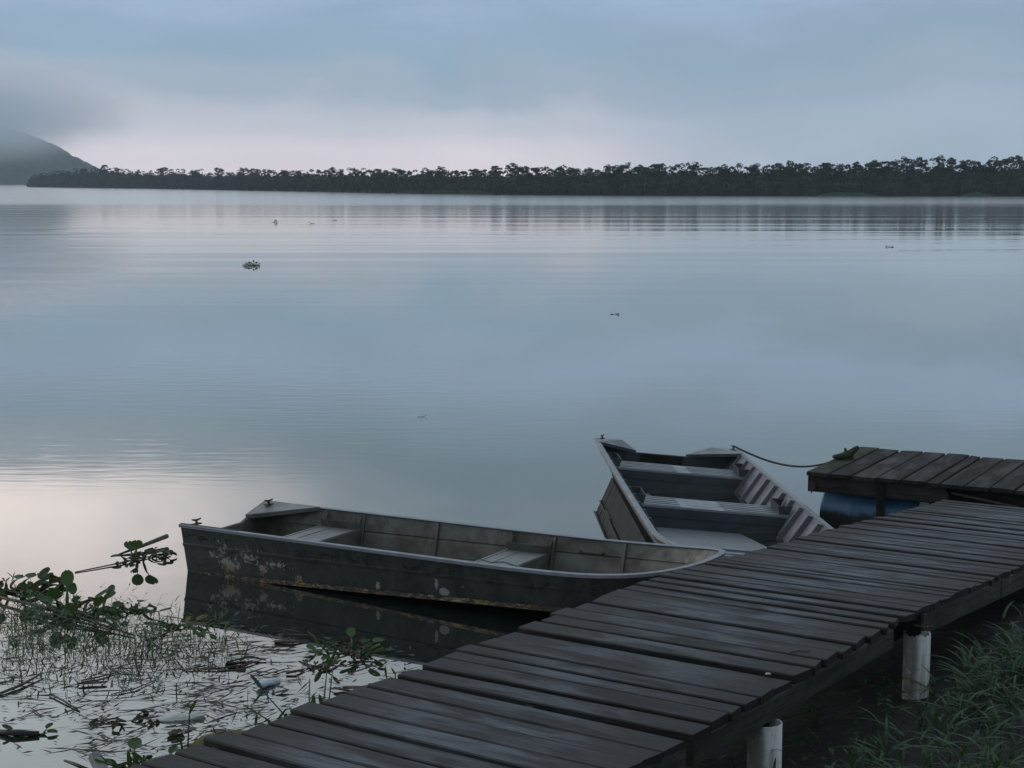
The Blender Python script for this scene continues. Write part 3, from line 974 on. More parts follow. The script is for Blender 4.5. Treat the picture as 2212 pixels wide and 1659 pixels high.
b = MB(); b.tube([(1.34, .05, .41), (1.95, .00, .345)], .012, 6); dockpart(b, 'brace', M['iron'])


def drum(x0, x1, yc, zc, r):
    mb = MB()
    pts = []; rad = []
    for f, k in ((0, .90), (.012, .97), (.03, 1), (.30, 1), (.315, 1.02), (.345, 1.02), (.36, 1), (.64, 1), (.655, 1.02), (.685, 1.02), (.70, 1), (.97, 1), (.988, .97), (1, .90)):
        pts.append((x0 + (x1 - x0) * f, 0, 0)); rad.append(r * k)
    mb.tube(pts, rad, 26)
    o = mb.build('drum', M['blue_drum'], smooth=False)
    for p in o.data.polygons: p.use_smooth = len(p.vertices) == 4
    mt = DM.copy(); mt.translation = Vector((D0.x, D0.y, 0)) + DY * yc + Vector((0, 0, zc)); o.matrix_basis = mt
    return world_child(o, dock)


drum(.10, 1.02, .34, .06, .27)
drum(2.0, 2.92, .34, .06, .27)
drum(.10, 1.02, 1.25, .06, .27)
# mossy wooden cleat on the corner
cl = MB()
pts = []; rad = []
for f, r in ((0, .020), (.06, .030), (.3, .042), (.5, .048), (.7, .042), (.94, .028), (1, .018)):
    pts.append((-.155 + .31 * f, 0, .045 + .035 * (abs(f - .5) * 2) ** 2)); rad.append(r)
cl.tube(pts, rad, 8, squash=.8)
cl.box((0, 0, .02), (.12, .06, .06)); cl.tube([(0, 0, .08), (0, 0, .115)], .013, 8)
c_o = cl.build('cleat', M['dock_moss'])
CLEAT = D0 + DX * .12 + DY * .86
c_o.location = CLEAT; c_o.rotation_euler = (0, R(-14), R(28)); world_child(c_o, dock)


# ------------------------------------------------------------------ boats
def curve_pts(L, hw, x0, n1, n2, p=.8, q=.62, taper=0.0):
    """half plan of a rim from the stern to the bow tip"""
    out = []
    for i in range(n1):
        x = x0 * i / n1
        out.append((x, hw * (1 - taper * (1 - x / x0) ** 2)))
    for i in range(n2 + 1):
        a = math.pi / 2 * i / n2
        out.append((x0 + (L - x0) * math.sin(a) ** p if i else x0, hw * math.cos(a) ** q if i < n2 else 0.0))
    return out


def boat(root, L, hw, x0, zg, zch, cw, cshort, zk, mats, rimmat, strakes, rim_w=.048, p=.85, q=.6, rib_depth=0.0):
    """shell, rim; all in local coordinates: x to the bow, y to port, z from the water line"""
    n1, n2 = 12, 14
    G = curve_pts(L, hw, x0, n1, n2, p, q, .03); Cc = curve_pts(L - cshort, hw * cw, x0 * .93, n1, n2, p, q, .03)
    G3 = [Vector((x, y, zg(x / L))) for x, y in G]; C3 = [Vector((x, y, zch(x / L))) for x, y in Cc]
    K3 = [Vector((c.x, 0, min(zk(c.x / L), c.z - .001))) for c in C3]
    def section(i, sg):
        g, c, k = G3[i], C3[i], K3[i]
        r = []
        out = Vector((0, 1, 0)) if c.y > .05 else Vector((1, 0, 0))
        if c.y > .02: out = Vector(((1 - c.y / (hw * cw)) , c.y / (hw * cw), 0)).normalized()
        pr = [(0, 0)] + [x for s_ in strakes for x in ((s_ - .045, 0), (s_ - .02, .010), (s_ + .02, .010), (s_ + .045, 0))] + [(1, 0)]
        for f, b_ in pr:
            pt = c.lerp(g, f) + out * b_
            r.append(Vector((pt.x, sg * pt.y, pt.z)))
        kk = [Vector((k.x, 0, k.z)).lerp(Vector((c.x, sg * c.y, c.z)), f) for f in (0, .5)]
        return kk + r
    sh = MB()
    for sg in (1, -1):
        rows = [section(i, sg) for i in range(len(G3))]
        if sg < 0: rows = rows[::-1]
        sh.grid(rows)
    hull = sh.build('hull', mats, root, smooth=False, recalc=False)
    import bmesh
    bm = bmesh.new(); bm.from_mesh(hull.data); bmesh.ops.remove_doubles(bm, verts=bm.verts, dist=.0008); bmesh.ops.recalc_face_normals(bm, faces=bm.faces)
    # outside must face outwards
    fc = min(bm.faces, key=lambda f_: f_.calc_center_median().z)
    if fc.normal.z > 0: bmesh.ops.reverse_faces(bm, faces=bm.faces)
    bm.to_mesh(hull.data); bm.free()
    solidify(hull, .008, -1, 1)
    # rim: a flat strip round the whole gunwale
    path = G3 + [Vector((g.x, -g.y, g.z)) for g in G3[::-1][1:]]
    rm = MB()
    def prof_at(i):
        a, c = path[max(i - 1, 0)], path[min(i + 1, len(path) - 1)]
        d = (c - a); d.z = 0; d.normalize(); o_ = Vector((d.y, -d.x, 0)) * -1
        pnt = path[i]
        return [pnt + o_ * (-rim_w * .45) + Vector((0, 0, .012)), pnt + o_ * (rim_w * .55) + Vector((0, 0, .012)), pnt + o_ * (rim_w * .55) + Vector((0, 0, -.014)), pnt + o_ * (.004) + Vector((0, 0, -.014)), pnt + o_ * (.004) + Vector((0, 0, .0)), pnt + o_ * (-rim_w * .45) + Vector((0, 0, .004))]
    rm.sweep(path, prof_at)
    rim = rm.build('rim', rimmat, root); bevel(rim, .003)
    return G3, C3, K3


def cleat_mesh():
    c = MB()
    c.box((0, 0, .006), (.10, .045, .012)); c.tube([(0, 0, .01), (0, 0, .045)], .012, 8)
    c.tube([(-.055, 0, .058), (-.03, 0, .050), (0, 0, .047), (.03, 0, .050), (.055, 0, .058)], [.007, .010, .012, .010, .007], 8)
    return c.mesh('cleat', M['iron'])


# ---- near boat
B1 = empty('aluminium_boat', (-2.448, 13.755, .015), (0, 0, math.atan2(-.499, .867)))
props(B1, 'old open aluminium boat with peeling dark paint lying broadside in front of the walkway', 'boat', 'open aluminium boats at the walkway')
L1 = 4.50; HW1 = .575
zg1 = lambda t: .385 + .014 * t + .12 * t ** 10
zc1 = lambda t: -.036 + .195 * t
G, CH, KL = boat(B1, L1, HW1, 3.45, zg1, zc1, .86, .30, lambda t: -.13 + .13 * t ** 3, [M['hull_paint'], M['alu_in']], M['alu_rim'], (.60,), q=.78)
# chine strip
cs = MB()
for sg in (1, -1):
    path = [Vector((c.x, sg * c.y, c.z)) for c in CH]
    cs.sweep(path, lambda i, sg=sg, path=path: [path[i] + Vector((0, sg * y_, z_)) for y_, z_ in ((-.006, -.014), (.016, -.012), (.016, .020), (-.006, .024))])
cs.build('chine_strip', M['chine'], B1)
# transom with the motor notch
def transom(root, pts_top, G0, C0, K0, x, th, mats):
    t = MB()
    poly = [(x, -G0.y, G0.z)] + pts_top + [(x, G0.y, G0.z), (x, C0.y, C0.z), (x, 0, K0.z), (x, -C0.y, C0.z)]
    t.prism(poly, (th, 0, 0)); o = t.build('transom', mats, root)
    return bevel(o, .003)
transom(B1, [(.0, -.29, .300), (.0, -.22, .268), (.0, .20, .272), (.0, .28, .302)], G[0], CH[0], KL[0], 0.0, .03, M['alu_in'])


def corner_plate(root, hw, z, y_in, z_in, reach, mat, lipmat, y_lv=None):
    """thin sloping sheet across a stern corner, with a turned-down edge"""
    for sg in (1, -1):
        yi = y_in[0] if sg > 0 else y_in[1]
        a = [(-.004, sg * yi, z_in + .012)]
        if y_lv: a.append((-.004, sg * y_lv, z + .012))
        a += [(-.004, sg * (hw - .02), z + .014), (reach, sg * (hw - .022), z + .016)]
        pt = MB()
        up = Vector((0, 0, .005))
        n = len(a); lo = [Vector(p) for p in a]; hi = [p + up for p in lo]
        fs_ = [(i, (i + 1) % n, n + (i + 1) % n, n + i) for i in range(n)]
        e = n - 1
        for k in range(n - 2): fs_ += [(e, k, k + 1), (n + e, n + k + 1, n + k)]
        pt.add(lo + hi, fs_); pt.build('corner_plate', mat, root)
        lip = MB(); p0, p1 = Vector(a[0]), Vector(a[-1])
        lip.prism([p0 + Vector((.004, 0, .001)), p1 + Vector((-.004, 0, .001)), p1 + Vector((-.004, 0, -.028)), p0 + Vector((.004, 0, -.032))], (.004, -sg * .004, 0))
        lip.build('plate_lip', lipmat, root)


corner_plate(B1, HW1, .385, (.28, .29), .306, .60, M['alu_seat'], M['alu_in'])
CM = cleat_mesh()
for y in (.475, -.475):
    c = obj('cleat', CM, B1, (.10, y, .385)); c.rotation_euler = (0, 0, R(80)); c.scale = (.85, .85, .8)
# benches: top, front and back plates
for x0_, x1_ in ((.68, 1.05), (2.52, 2.88)):
    bm_ = MB(); hw_ = HW1 * .925
    bm_.box(((x0_ + x1_) / 2, 0, .262), (x1_ - x0_, 2 * hw_, .012))
    bm_.box((x0_ + .012, 0, .2705), (.020, 2 * hw_ - .04, .005)); bm_.box((x1_ - .012, 0, .2705), (.020, 2 * hw_ - .04, .005)); bm_.box(((x0_ + x1_) / 2 - .05, .2, .2700), (.006, .5, .004))
    st = bm_.build('seat', M['alu_seat'], B1)
    for xx in (x0_ + .004, x1_ - .004):
        pn = MB(); zc_ = zc1(xx / L1); hh = HW1 * .86
        pn.prism([(xx - .003, -hw_, .256), (xx - .003, hw_, .256), (xx - .003, hh - .012, zc_ + .03), (xx - .003, 0, zc_ - .03), (xx - .003, -hh + .012, zc_ + .03)], (.006, 0, 0))
        pn.build('seat_panel', M['alu_in'], B1)
# ribs on both sides
def side_pt(x, f, L, hw, cw, zg, zc, sg, inset):
    t = x / L
    c = Vector((x, sg * (hw * cw - inset), zc(t))); g = Vector((x, sg * (hw - inset), zg(t)))
    return c.lerp(g, f)
for sg in (1, -1):
    for x in (.665, 1.065, 1.8, 2.505, 2.90, 3.52):
        rb = MB()
        y_in = .012
        a = side_pt(x, .0, L1, HW1, .86, zg1, zc1, sg, .012); b_ = side_pt(x, .985, L1, HW1, .86, zg1, zc1, sg, .012)
        if x > 3.4: a.y *= .985; b_.y *= .992
        d = Vector((0, -sg * .016, 0)); w_ = Vector((.012, 0, 0))
        rb.prism([a - w_, a + w_, b_ + w_, b_ - w_], d); rb.build('rib', M['alu_in'], B1)
# trays above the bench ends
for sg in (1, -1):
    for x0_, x1_ in ((.69, 1.045), (2.525, 2.885)):
        hw_ = HW1 - .018
        tr_ = MB()
        tr_.prism([(x0_, sg * (hw_ - .135), .338), (x1_, sg * (hw_ - .135), .338), (x1_, sg * (hw_ - .105), .268), (x0_, sg * (hw_ - .105), .268)], (0, sg * .004, .0))
        tr_.prism([(x0_, sg * (hw_ - .105), .268), (x1_, sg * (hw_ - .105), .268), (x1_, sg * (hw_ - .04), .268), (x0_, sg * (hw_ - .04), .268)], (0, 0, .004))
        for xx in (x0_, x1_ - .005):
            tr_.prism([(xx, sg * (hw_ - .136), .340), (xx, sg * (hw_ - .106), .270), (xx, sg * (hw_ - .035), .270), (xx, sg * (hw_ - .008), .378), (xx, sg * (hw_ - .06), .322)], (.005, 0, 0))
        tr_.build('tray', M['alu_in'], B1)
hd = MB()
yh_ = HW1 - .03
hd.tube([(3.14, yh_, .305), (3.14, yh_ - .045, .305), (3.34, yh_ - .045, .308), (3.34, yh_, .308)], .009, 6)
hd.build('handle', M['iron'], B1)
fl = MB(); fl.grid([[(x, y * (1 if x < 3 else .75), .035 + .05 * max(0, x - 2.4)) for y in (-.47, -.2, 0, .2, .47)] for x in (.04, 1, 2, 3, 3.55)])
fl.build('floor', M['alu_in'], B1, recalc=False)
cd = MB()
cd.tube([at(1008, 1207, .30), at(1040, 1209, .285), at(1062, 1215, .285), at(1090, 1214, .285), at(1112, 1221, .29), at(1128, 1227, .30)], .006, 5)
props(cd.build('cord', M['teal']), 'thin teal cord lying loose over the forward seat of the nearer boat', 'cord')

# ---- second boat, stern away from us
ST = Vector((1.665, 17.82, -.045)); HD = Vector((.045, -1.0, 0)).normalized()
B2 = empty('aluminium_boat', ST)
heel = R(-5.3); trim = R(-.3)
yaw = math.atan2(HD.y, HD.x)
B2.rotation_euler = (heel, trim, yaw)
props(B2, 'open aluminium boat with ribbed inside moored to the dock, stern away and leaning', 'boat', 'open aluminium boats at the walkway')
L2 = 5.80; HW2 = .805
zg2 = lambda t: .382 + .0 * t + .02 * t ** 4
zc2 = lambda t: .02 + .13 * max(t - .45, 0) ** 1.3
G, CH, KL = boat(B2, L2, HW2, 4.95, zg2, zc2, .74, .35, lambda t: -.10 + .12 * t ** 3, [M['alu_out2'], M['alu_side']], M['alu_rim'], (), rim_w=.045, p=.9, q=.60)
for fz in (.66,):
    for sg in (1, -1):
        sk = MB(); path = []
        for g, c in zip(G[:-3], CH[:-3]):
            pnt = c.lerp(g, fz); path.append(Vector((pnt.x, sg * (pnt.y + .012), pnt.z)))
        sk.sweep(path, lambda i, sg=sg, path=path: [path[i] + Vector((0, sg * y_, z_)) for y_, z_ in ((-.004, -.011), (.008, -.008), (.008, .008), (-.004, .011))])
        sk.build('strake', M['brown_strake'], B2)
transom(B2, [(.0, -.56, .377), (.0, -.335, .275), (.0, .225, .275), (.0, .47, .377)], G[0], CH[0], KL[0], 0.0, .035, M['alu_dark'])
pad = MB(); pad.box((.048, -.05, .22), (.02, .46, .10)); pad.build('motor_pad', M['dark_wood'], B2)
corner_plate(B2, HW2, .380, (.225, .335), .278, .30, M['alu_blue'], M['alu_dark'], .50)
for sg in (1, -1):
    c = obj('cleat', CM, B2, (.06, sg * (HW2 - .08), .396)); c.rotation_euler = (0, 0, R(25 * sg)); c.scale = (.8, .8, .75)
# inside side ribs (corrugation)
for sg in (1, -1):
    x = .32
    while x < 4.7:
        a = side_pt(x, .0, L2, HW2, .74, zg2, zc2, sg, .012); b_ = side_pt(x, .97, L2, HW2, .74, zg2, zc2, sg, .012)
        d = Vector((0, -sg * .040, .012)); w_ = Vector((.017, 0, 0)); w2 = Vector((.009, 0, 0))
        rb = MB()
        vs = [a - w_, a + w_, b_ + w_, b_ - w_, a - w2 + d, a + w2 + d, b_ + w2 + d, b_ - w2 + d]
        rb.add(vs, [(0, 1, 2, 3), (4, 7, 6, 5), (0, 4, 5, 1), (1, 5, 6, 2), (2, 6, 7, 3), (3, 7, 4, 0)])
        rb.build('rib', M['alu_rib'], B2)
        x += .37
# floor with cross ribs forward
fl = MB(); fl.grid([[(x, y * (1 if x < 4.6 else .8), (.012 if x < 3.0 else .055) + .02 * max(0, x - 3.1)) for y in (-.585, -.28, 0, .28, .585)] for x in (.05, 1.2, 2.4, 2.99, 3.01, 3.6, 4.4, 5.1)])
fl.build('floor', M['alu_blue'], B2, recalc=False)
for x in (3.95, 4.15, 4.33, 4.50, 4.67, 4.84):
    rb = MB(); rb.box((x, 0, .064 + .02 * max(0, x - 3.1)), (.03, 1.06, .016)); rb.build('floor_rib', M['alu_blue'], B2)
bd = MB()
wq = [(4.02, .60), (4.45, .60), (4.85, .50), (5.1, .30), (5.1, -.30), (4.85, -.50), (4.45, -.60), (4.02, -.60)]
# two benches
for x0_, x1_ in ((.60, 1.06), (2.60, 3.06)):
    zt = .255
    hw_ = HW2 * .90
    bm_ = MB(); bm_.box(((x0_ + x1_) / 2, 0, zt - .010), (x1_ - x0_, 2 * hw_, .02))
    n = 5
    for k in range(n):
        for ya, yb in ((-hw_ + .03, -.28), (.12, hw_ - .03)) if x0_ > 2 else ((-hw_ + .03, -.02), (.12, hw_ - .03)):
            bm_.box((x0_ + (x1_ - x0_) * (k + .5) / n, (ya + yb) / 2, zt + .003), (.035, yb - ya, .006))
    bm_.build('seat', M['alu_blue'], B2)
    for xx in (x0_ + .01, x1_ - .012):
        pn = MB(); hh = HW2 * .74
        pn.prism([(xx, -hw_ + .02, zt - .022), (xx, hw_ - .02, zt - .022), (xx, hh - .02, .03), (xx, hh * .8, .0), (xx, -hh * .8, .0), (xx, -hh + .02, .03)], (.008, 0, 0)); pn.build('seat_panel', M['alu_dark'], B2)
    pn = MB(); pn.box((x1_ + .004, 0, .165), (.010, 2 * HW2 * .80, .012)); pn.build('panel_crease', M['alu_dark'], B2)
    for sg in (1, -1):
        tr_ = MB(); yw = HW2 * .955
        tr_.prism([(x0_ + .05, sg * (yw - .14), zt + .010), (x1_ - .02, sg * (yw - .14), zt + .010), (x1_ - .02, sg * (yw - .155), zt + .085), (x0_ + .05, sg * (yw - .155), zt + .085)], (0, sg * .006, 0))
        for xx in (x0_ + .05, x1_ - .026):
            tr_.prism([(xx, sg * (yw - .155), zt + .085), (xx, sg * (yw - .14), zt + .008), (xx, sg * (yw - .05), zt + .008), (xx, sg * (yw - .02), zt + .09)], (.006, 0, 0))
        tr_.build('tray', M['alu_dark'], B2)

bpy.context.view_layer.update()
# mooring rope from the right-hand stern cleat to the dock cleat
ra = B2.matrix_world @ Vector((.06, (HW2 - .08), .44))
rbp = CLEAT + Vector((-.03, .0, .03))
pts = []
for i in range(25):
    f = i / 24
    p = ra.lerp(rbp, f); p.z -= .15 * 4 * f * (1 - f) * (.75 + .5 * f); pts.append(p)
for k in range(9):
    a = k * .9; pts.append(rbp + Vector((.045 * math.cos(a) - .02, .035 * math.sin(a), .0 + .004 * k)))
rp_ = MB(); rp_.tube(pts, .011, 6)
props(rp_.build('mooring_rope', M['rope'], smooth=True), 'dark mooring rope sagging from the leaning boat to the dock cleat', 'rope')


# ------------------------------------------------------------------ water plants
def leaf_mesh(name, wd, ln, stalk, cup, curl, mat, seed, tipw=.5):
    """spoon-shaped blade on a swollen stalk; stalk starts at the origin and rises along +z, bending to +x"""
    rs = random.Random(seed)
    mb = MB(); path = []
    for i in range(5):
        f = i / 4
        path.append(Vector((stalk * .45 * f * f, rs.uniform(-.004, .004), stalk * f * (1 - .18 * f))))
    mb.tube(path, [.006, .013, .012, .007, .004], 6)
    base = path[-1]; dr = Vector((.55 + curl, 0, .85 - curl)).normalized(); nr = Vector((-dr.z, 0, dr.x))
    rows = []
    for i in range(7):
        f = i / 6
        ww = wd * (math.sin(math.pi * min(1, .10 + .82 * f)) ** .65) * (1 if f < .95 else .45)
        bend = -curl * .5 * f * f * ln
        row = []
        for k in range(-2, 3):
            y = ww * k / 4
            pt = base + dr * (ln * f) + nr * (cup * (k / 2) ** 2 * wd * .4 + bend) + Vector((0, y, 0))
            row.append(pt)
        rows.append(row)
    mb.grid(rows)
    return mb.mesh(name, mat, True)


LM = [leaf_mesh('leaf', w_, l_, s_, c_, u_, M['hyacinth'], i) for i, (w_, l_, s_, c_, u_) in enumerate(((.10, .11, .13, .5, .0), (.12, .12, .16, .35, .15), (.085, .09, .09, .6, .25), (.10, .13, .19, .3, -.05), (.07, .08, .07, .4, .45)))]
LMO = [leaf_mesh('leaf', w_, l_, s_, c_, u_, M['hyacinth_old'], 20 + i) for i, (w_, l_, s_, c_, u_) in enumerate(((.07, .10, .10, 1.0, .5), (.06, .09, .07, 1.3, .75)))]
LMY = leaf_mesh('leaf', .08, .10, .10, .4, .1, M['yellow_leaf'], 40)


def hyacinth(pos, n, spread, size, label, old=.15, tilt=(8, 55), yellow=0, tall=0, group='water hyacinths floating on the lake'):
    r = empty('water_hyacinth', (pos.x, pos.y, .0))
    props(r, label, 'plant', group)
    for k in range(n):
        me = random.choice(LMO) if random.random() < old else random.choice(LM)
        if k < yellow: me = LMY
        o = obj('leaf', me, r)
        a = k / n * 6.283 * 2.4 + random.uniform(-.5, .5); rr = spread * math.sqrt(random.random())
        o.location = (rr * math.cos(a), rr * math.sin(a) * .9, -.012)
        o.rotation_euler = (0, R(random.uniform(*tilt)), a + random.uniform(-.5, .5))
        s = size * .8 * random.uniform(.7, 1.2); o.scale = (s, s, s)
        if tall and k == n - 1:
            o.data = LM[1]; o.location = (-.01, -.03, -.012); o.rotation_euler = (0, R(-12), R(-75)); o.scale = (tall, tall, tall)
    # trailing dark roots and stolons
    rt = MB()
    for k in range(max(3, n // 3)):
        a = random.uniform(0, 6.28); p0 = Vector((0, 0, .01)); p1 = Vector((math.cos(a) * spread * .6, math.sin(a) * spread * .6, .016)); p2 = Vector((math.cos(a + .3) * spread * 1.1, math.sin(a + .3) * spread * 1.1, .004))
        rt.tube([p0, p1, p2], [.008 * size, .006 * size, .003 * size], 5)
    rt.build('stolon', M['hyacinth_old'], r)
    return r


hyacinth(at(20, 1280), 26, .24, 1.5, 'large clump of water hyacinth at the left edge of the floating weeds')
hyacinth(at(178, 1326), 24, .26, 1.25, 'wide hyacinth clump behind the long reed stems')
hyacinth(at(128, 1318), 9, .12, 1.25, 'hyacinth leaves rising left of the wide clump')
hyacinth(at(282, 1322), 8, .12, 1.1, 'low hyacinth between the wide clump and the boat stern', .3)
hyacinth(at(300, 1209), 9, .11, 1.15, 'hyacinth with one tall leaf caught on a drifting pole', .1, tall=.85)
hyacinth(at(338, 1201), 8, .12, .8, 'withered brown hyacinth on the same drifting pole', .95)
hyacinth(at(390, 1357), 9, .16, .8, 'small hyacinth with a yellowing leaf below the boat stern', .25, yellow=2)
hyacinth(at(430, 1352), 6, .10, .7, 'tiny hyacinth just right of the yellowing one', .3)
hyacinth(at(752, 1412), 26, .19, .82, 'dark bushy hyacinth against the reflection of the nearer boat', .12)
hyacinth(at(788, 1432), 10, .10, .72, 'hyacinth leaves drooping at the right side of the bushy one', .3, (30, 75))
hyacinth(at(722, 1392), 9, .12, .7, 'brownish hyacinth at the left side of the bushy one', .6)
hyacinth(at(678, 1442), 8, .08, .65, 'small hyacinth left of the bushy one near the grass stalks', .2)
hyacinth(at(272, 1562), 10, .14, .75, 'brown decaying hyacinth among litter in the lower left', .8)
hyacinth(at(66, 1588), 5, .07, .7, 'few small leaves growing on the dark floating log', .3)
hyacinth(at(300, 1655), 8, .13, 1.0, 'low hyacinth in front of the walkway end', .2)
hyacinth(at(345, 1662), 6, .10, .9, 'low hyacinth touching the first walkway boards', .1)
# far specks
hyacinth(at(543, 574), 38, .26, .95, 'lone green hyacinth drifting far out on the open lake', .1, (0, 55))
for x, y, s_, lab in ((592, 481, 2.0, 'dark drifting weed far out, left one near the tree reflections'), (674, 483, 1.6, 'flat drifting weed far out, right of another dark speck'), (724, 476, 1.6, 'small upright weed standing in the far water'),
                      (1923, 534, 1.5, 'flat drifting weed far out on the right'), (2130, 472, 1.6, 'drifting weed by the tree reflections at the far right'), (1330, 679, .9, 'brown scrap of weed drifting in the middle of the lake'),
                      (911, 901, .42, 'curled dead leaf floating alone on the open water')):
    hyacinth(at(x, y), 6, .06 * s_, s_ * .9, lab, .75 if y > 600 else .35, (15, 75))

# floating grass: thin stems with small leaves, far too many to count
fgq = []
areas = [((150, 1360), (150, 60), 330), ((300, 1385), (110, 75), 330), ((60, 1340), (90, 75), 260), ((410, 1395), (90, 55), 150), ((200, 1440), (170, 50), 150), ((480, 1400), (60, 60), 50), ((40, 1420), (80, 45), 90)]


def blade(p, ang, lean, ln, wd, droop, segs=3):
    out = []
    d = Vector((math.cos(ang), math.sin(ang), 0)); sd_ = Vector((-d.y, d.x, 0))
    prev = None
    for i in range(segs + 1):
        f = i / segs
        c = p + d * (ln * (math.sin(lean) * f + droop * f * f)) + Vector((0, 0, ln * (math.cos(lean) * f - droop * .9 * f * f)))
        w_ = wd * (1 - f) ** .6 * (.6 + .8 * f if f < .5 else 1)
        cur = (c - sd_ * w_ / 2, c + sd_ * w_ / 2)
        if prev: out.append([prev[0], prev[1], cur[1], cur[0]])
        prev = cur
    return out


for (cx, cy), (sxp, syp), n in areas:
    for k in range(n):
        px_, py_ = random.gauss(cx, sxp * .5), random.gauss(cy, syp * .5)
        if py_ < 1275 + (px_ > 290) * 30: continue
        p = at(px_, py_)
        if random.random() < .55:
            # zigzag stem
            a = random.uniform(0, 6.28); q = p + Vector((0, 0, -.01)); ln = random.uniform(.05, .14)
            for _ in range(2):
                fgq += blade(q, a, random.uniform(.2, 1.1), ln, random.uniform(.004, .007), .1, 2)
                q = q + Vector((math.cos(a) * ln * .5, math.sin(a) * ln * .5, ln * .55)); a += random.uniform(-1.5, 1.5); ln *= .7
            fgq += blade(q, a, random.uniform(.5, 1.3), random.uniform(.05, .09), random.uniform(.010, .018), .3)
        else:
            fgq += blade(p + Vector((0, 0, -.01)), random.uniform(0, 6.28), random.uniform(.1, 1.2), random.uniform(.07, .17), random.uniform(.006, .014), random.uniform(0, .5))
fg = obj('floating_grass', quads_mesh('floating_grass', np.array([[tuple(v) for v in q] for q in fgq]), [M['float_grass']]))
props(fg, 'thin green grass growing out of the water at the lower left', 'grass', kind='stuff')

# litter flat on the water
lq = []
for k in range(1500):
    if random.random() < .75: px_, py_ = random.uniform(-20, 640), 1290 + 350 * random.random() ** .85
    else: px_, py_ = random.uniform(300, 900), random.uniform(1370, 1560)
    # keep the open water clear
    if py_ < 1300 + max(0, px_ - 250) * .16: continue
    if px_ > 560 and py_ > 1660 - (px_ - 400) * .42: continue
    if py_ > 1560 and px_ < 180 and random.random() < .75: continue
    p = at(px_, py_) + Vector((0, 0, random.uniform(.003, .010)))
    a = random.gauss(.1, .7); d = Vector((math.cos(a), math.sin(a), random.uniform(-.03, .03))); sdv = Vector((-d.y, d.x, 0))
    big = random.random()
    if big < .6: ln, wd = random.uniform(.015, .05), random.uniform(.008, .02)
    else: ln, wd = random.uniform(.06, .20), random.uniform(.005, .012)
    up = Vector((0, 0, random.uniform(0, .012)))
    m1 = p + sdv * wd * .5 + up; m2 = p - sdv * wd * .5 + up * .3
    lq.append([p - d * ln, m2, p + d * ln * random.uniform(.6, 1) + up, m1])
lt = obj('floating_litter', quads_mesh('floating_litter', np.array([[tuple(v) for v in q] for q in lq]), [M['debris']]))
props(lt, 'scraps of dead reed and leaf floating on the shallow water', 'litter', kind='stuff')


def stick(name, pts, rad, mat, label, cat='stick', group='dead reeds and sticks adrift'):
    mb = MB(); P = [Vector(p) for p in pts]
    c = P[len(P) // 2]; root = Vector((c.x, c.y, 0))
    mb.tube([p - root for p in P], [r_ * .62 for r_ in rad], 7)
    return props(mb.build(name, mat, loc=root, smooth=True), label, cat, group)


def px3(*l): return [at(x, y, z) for x, y, z in l]
stick('pole', px3((162, 1236, .005), (270, 1214, .012), (369, 1192, .006)), [.008, .011, .007], M['stick'], 'thin pale pole floating level beside the boat stern', 'pole')
stick('pole', px3((248, 1201, .0), (305, 1180, .035), (361, 1158, .06)), [.010, .026, .034], M['stick'], 'thick stub of pole slanting up out of the water', 'pole')
stick('reed_stem', px3((-20, 1286, .03), (90, 1310, .04), (190, 1340, .03), (292, 1373, .01)), [.020, .020, .018, .010], M['stick'], 'longest dead reed lying across the floating weeds', 'reed')
stick('reed_stem', px3((60, 1316, .03), (140, 1334, .035), (240, 1362, .015)), [.014, .015, .010], M['stick'], 'dead reed alongside the longest one, slightly below it', 'reed')
stick('reed_stem', px3((-10, 1502, .01), (45, 1480, .015), (92, 1454, .02)), [.014, .016, .008], M['stick'], 'grey reed slanting up from the left edge of the picture', 'reed')
stick('reed_stem', px3((107, 1499, .01), (135, 1512, .012), (172, 1536, .004)), [.009, .011, .006], M['stick'], 'bent grey reed in the middle of the litter', 'reed')
stick('reed_stem', px3((175, 1470, .006), (215, 1462, .010), (262, 1450, .006)), [.008, .009, .005], M['stick'], 'straight thin reed below the floating grass', 'reed')
stick('reed_stem', px3((240, 1500, .006), (290, 1488, .01), (335, 1470, .006)), [.006, .008, .005], M['stick'], 'slender reed leading towards the boat reflection', 'reed')
stick('driftwood', px3((139, 1643, .03), (160, 1650, .04), (192, 1664, .05)), [.010, .016, .019], M['dark_log'], 'dark broken stick at the bottom edge beside the pipe stub', 'stick')
stick('driftwood', px3((-12, 1580, .012), (30, 1584, .02), (84, 1585, .012)), [.024, .028, .026], M['dark_log'], 'dark sodden log at the lower left edge', 'log')
stick('dry_leaf', px3((593, 1386, .012), (630, 1387, .012), (668, 1384, .006)), [.020, .018, .004], M['stick_brown'], 'red-brown strip of bark or leaf lying below the boat reflection', 'leaf strip')
stick('reed_stem', px3((395, 1446, .006), (468, 1444, .012), (520, 1438, .014), (562, 1427, .008)), [.006, .010, .014, .006], M['stick_brown'], 'curved brown stem pointing at the blue plastic scrap', 'reed')
stick('reed_stem', px3((618, 1454, .012), (638, 1450, .018), (656, 1446, .01)), [.014, .015, .010], M['stick_brown'], 'short stout brown reed left of the small hyacinth', 'reed')
stick('reed_stem', px3((688, 1448, .01), (712, 1438, .02), (736, 1426, .015)), [.012, .016, .010], M['stick_brown'], 'stout brown reed under the bushy hyacinth', 'reed')
stick('twig', px3((545, 1456, .005), (575, 1450, .012), (590, 1444, .012), (604, 1449, .01), (592, 1454, .006)), [.004, .006, .006, .005, .004], M['stick'], 'kinked twig lying in a loop near the plastic scrap', 'twig')
stick('twig', px3((527, 1422, .03), (536, 1395, .06), (520, 1382, .09)), [.009, .008, .005], M['dark_log'], 'forked dark twig sticking up from the water', 'twig')
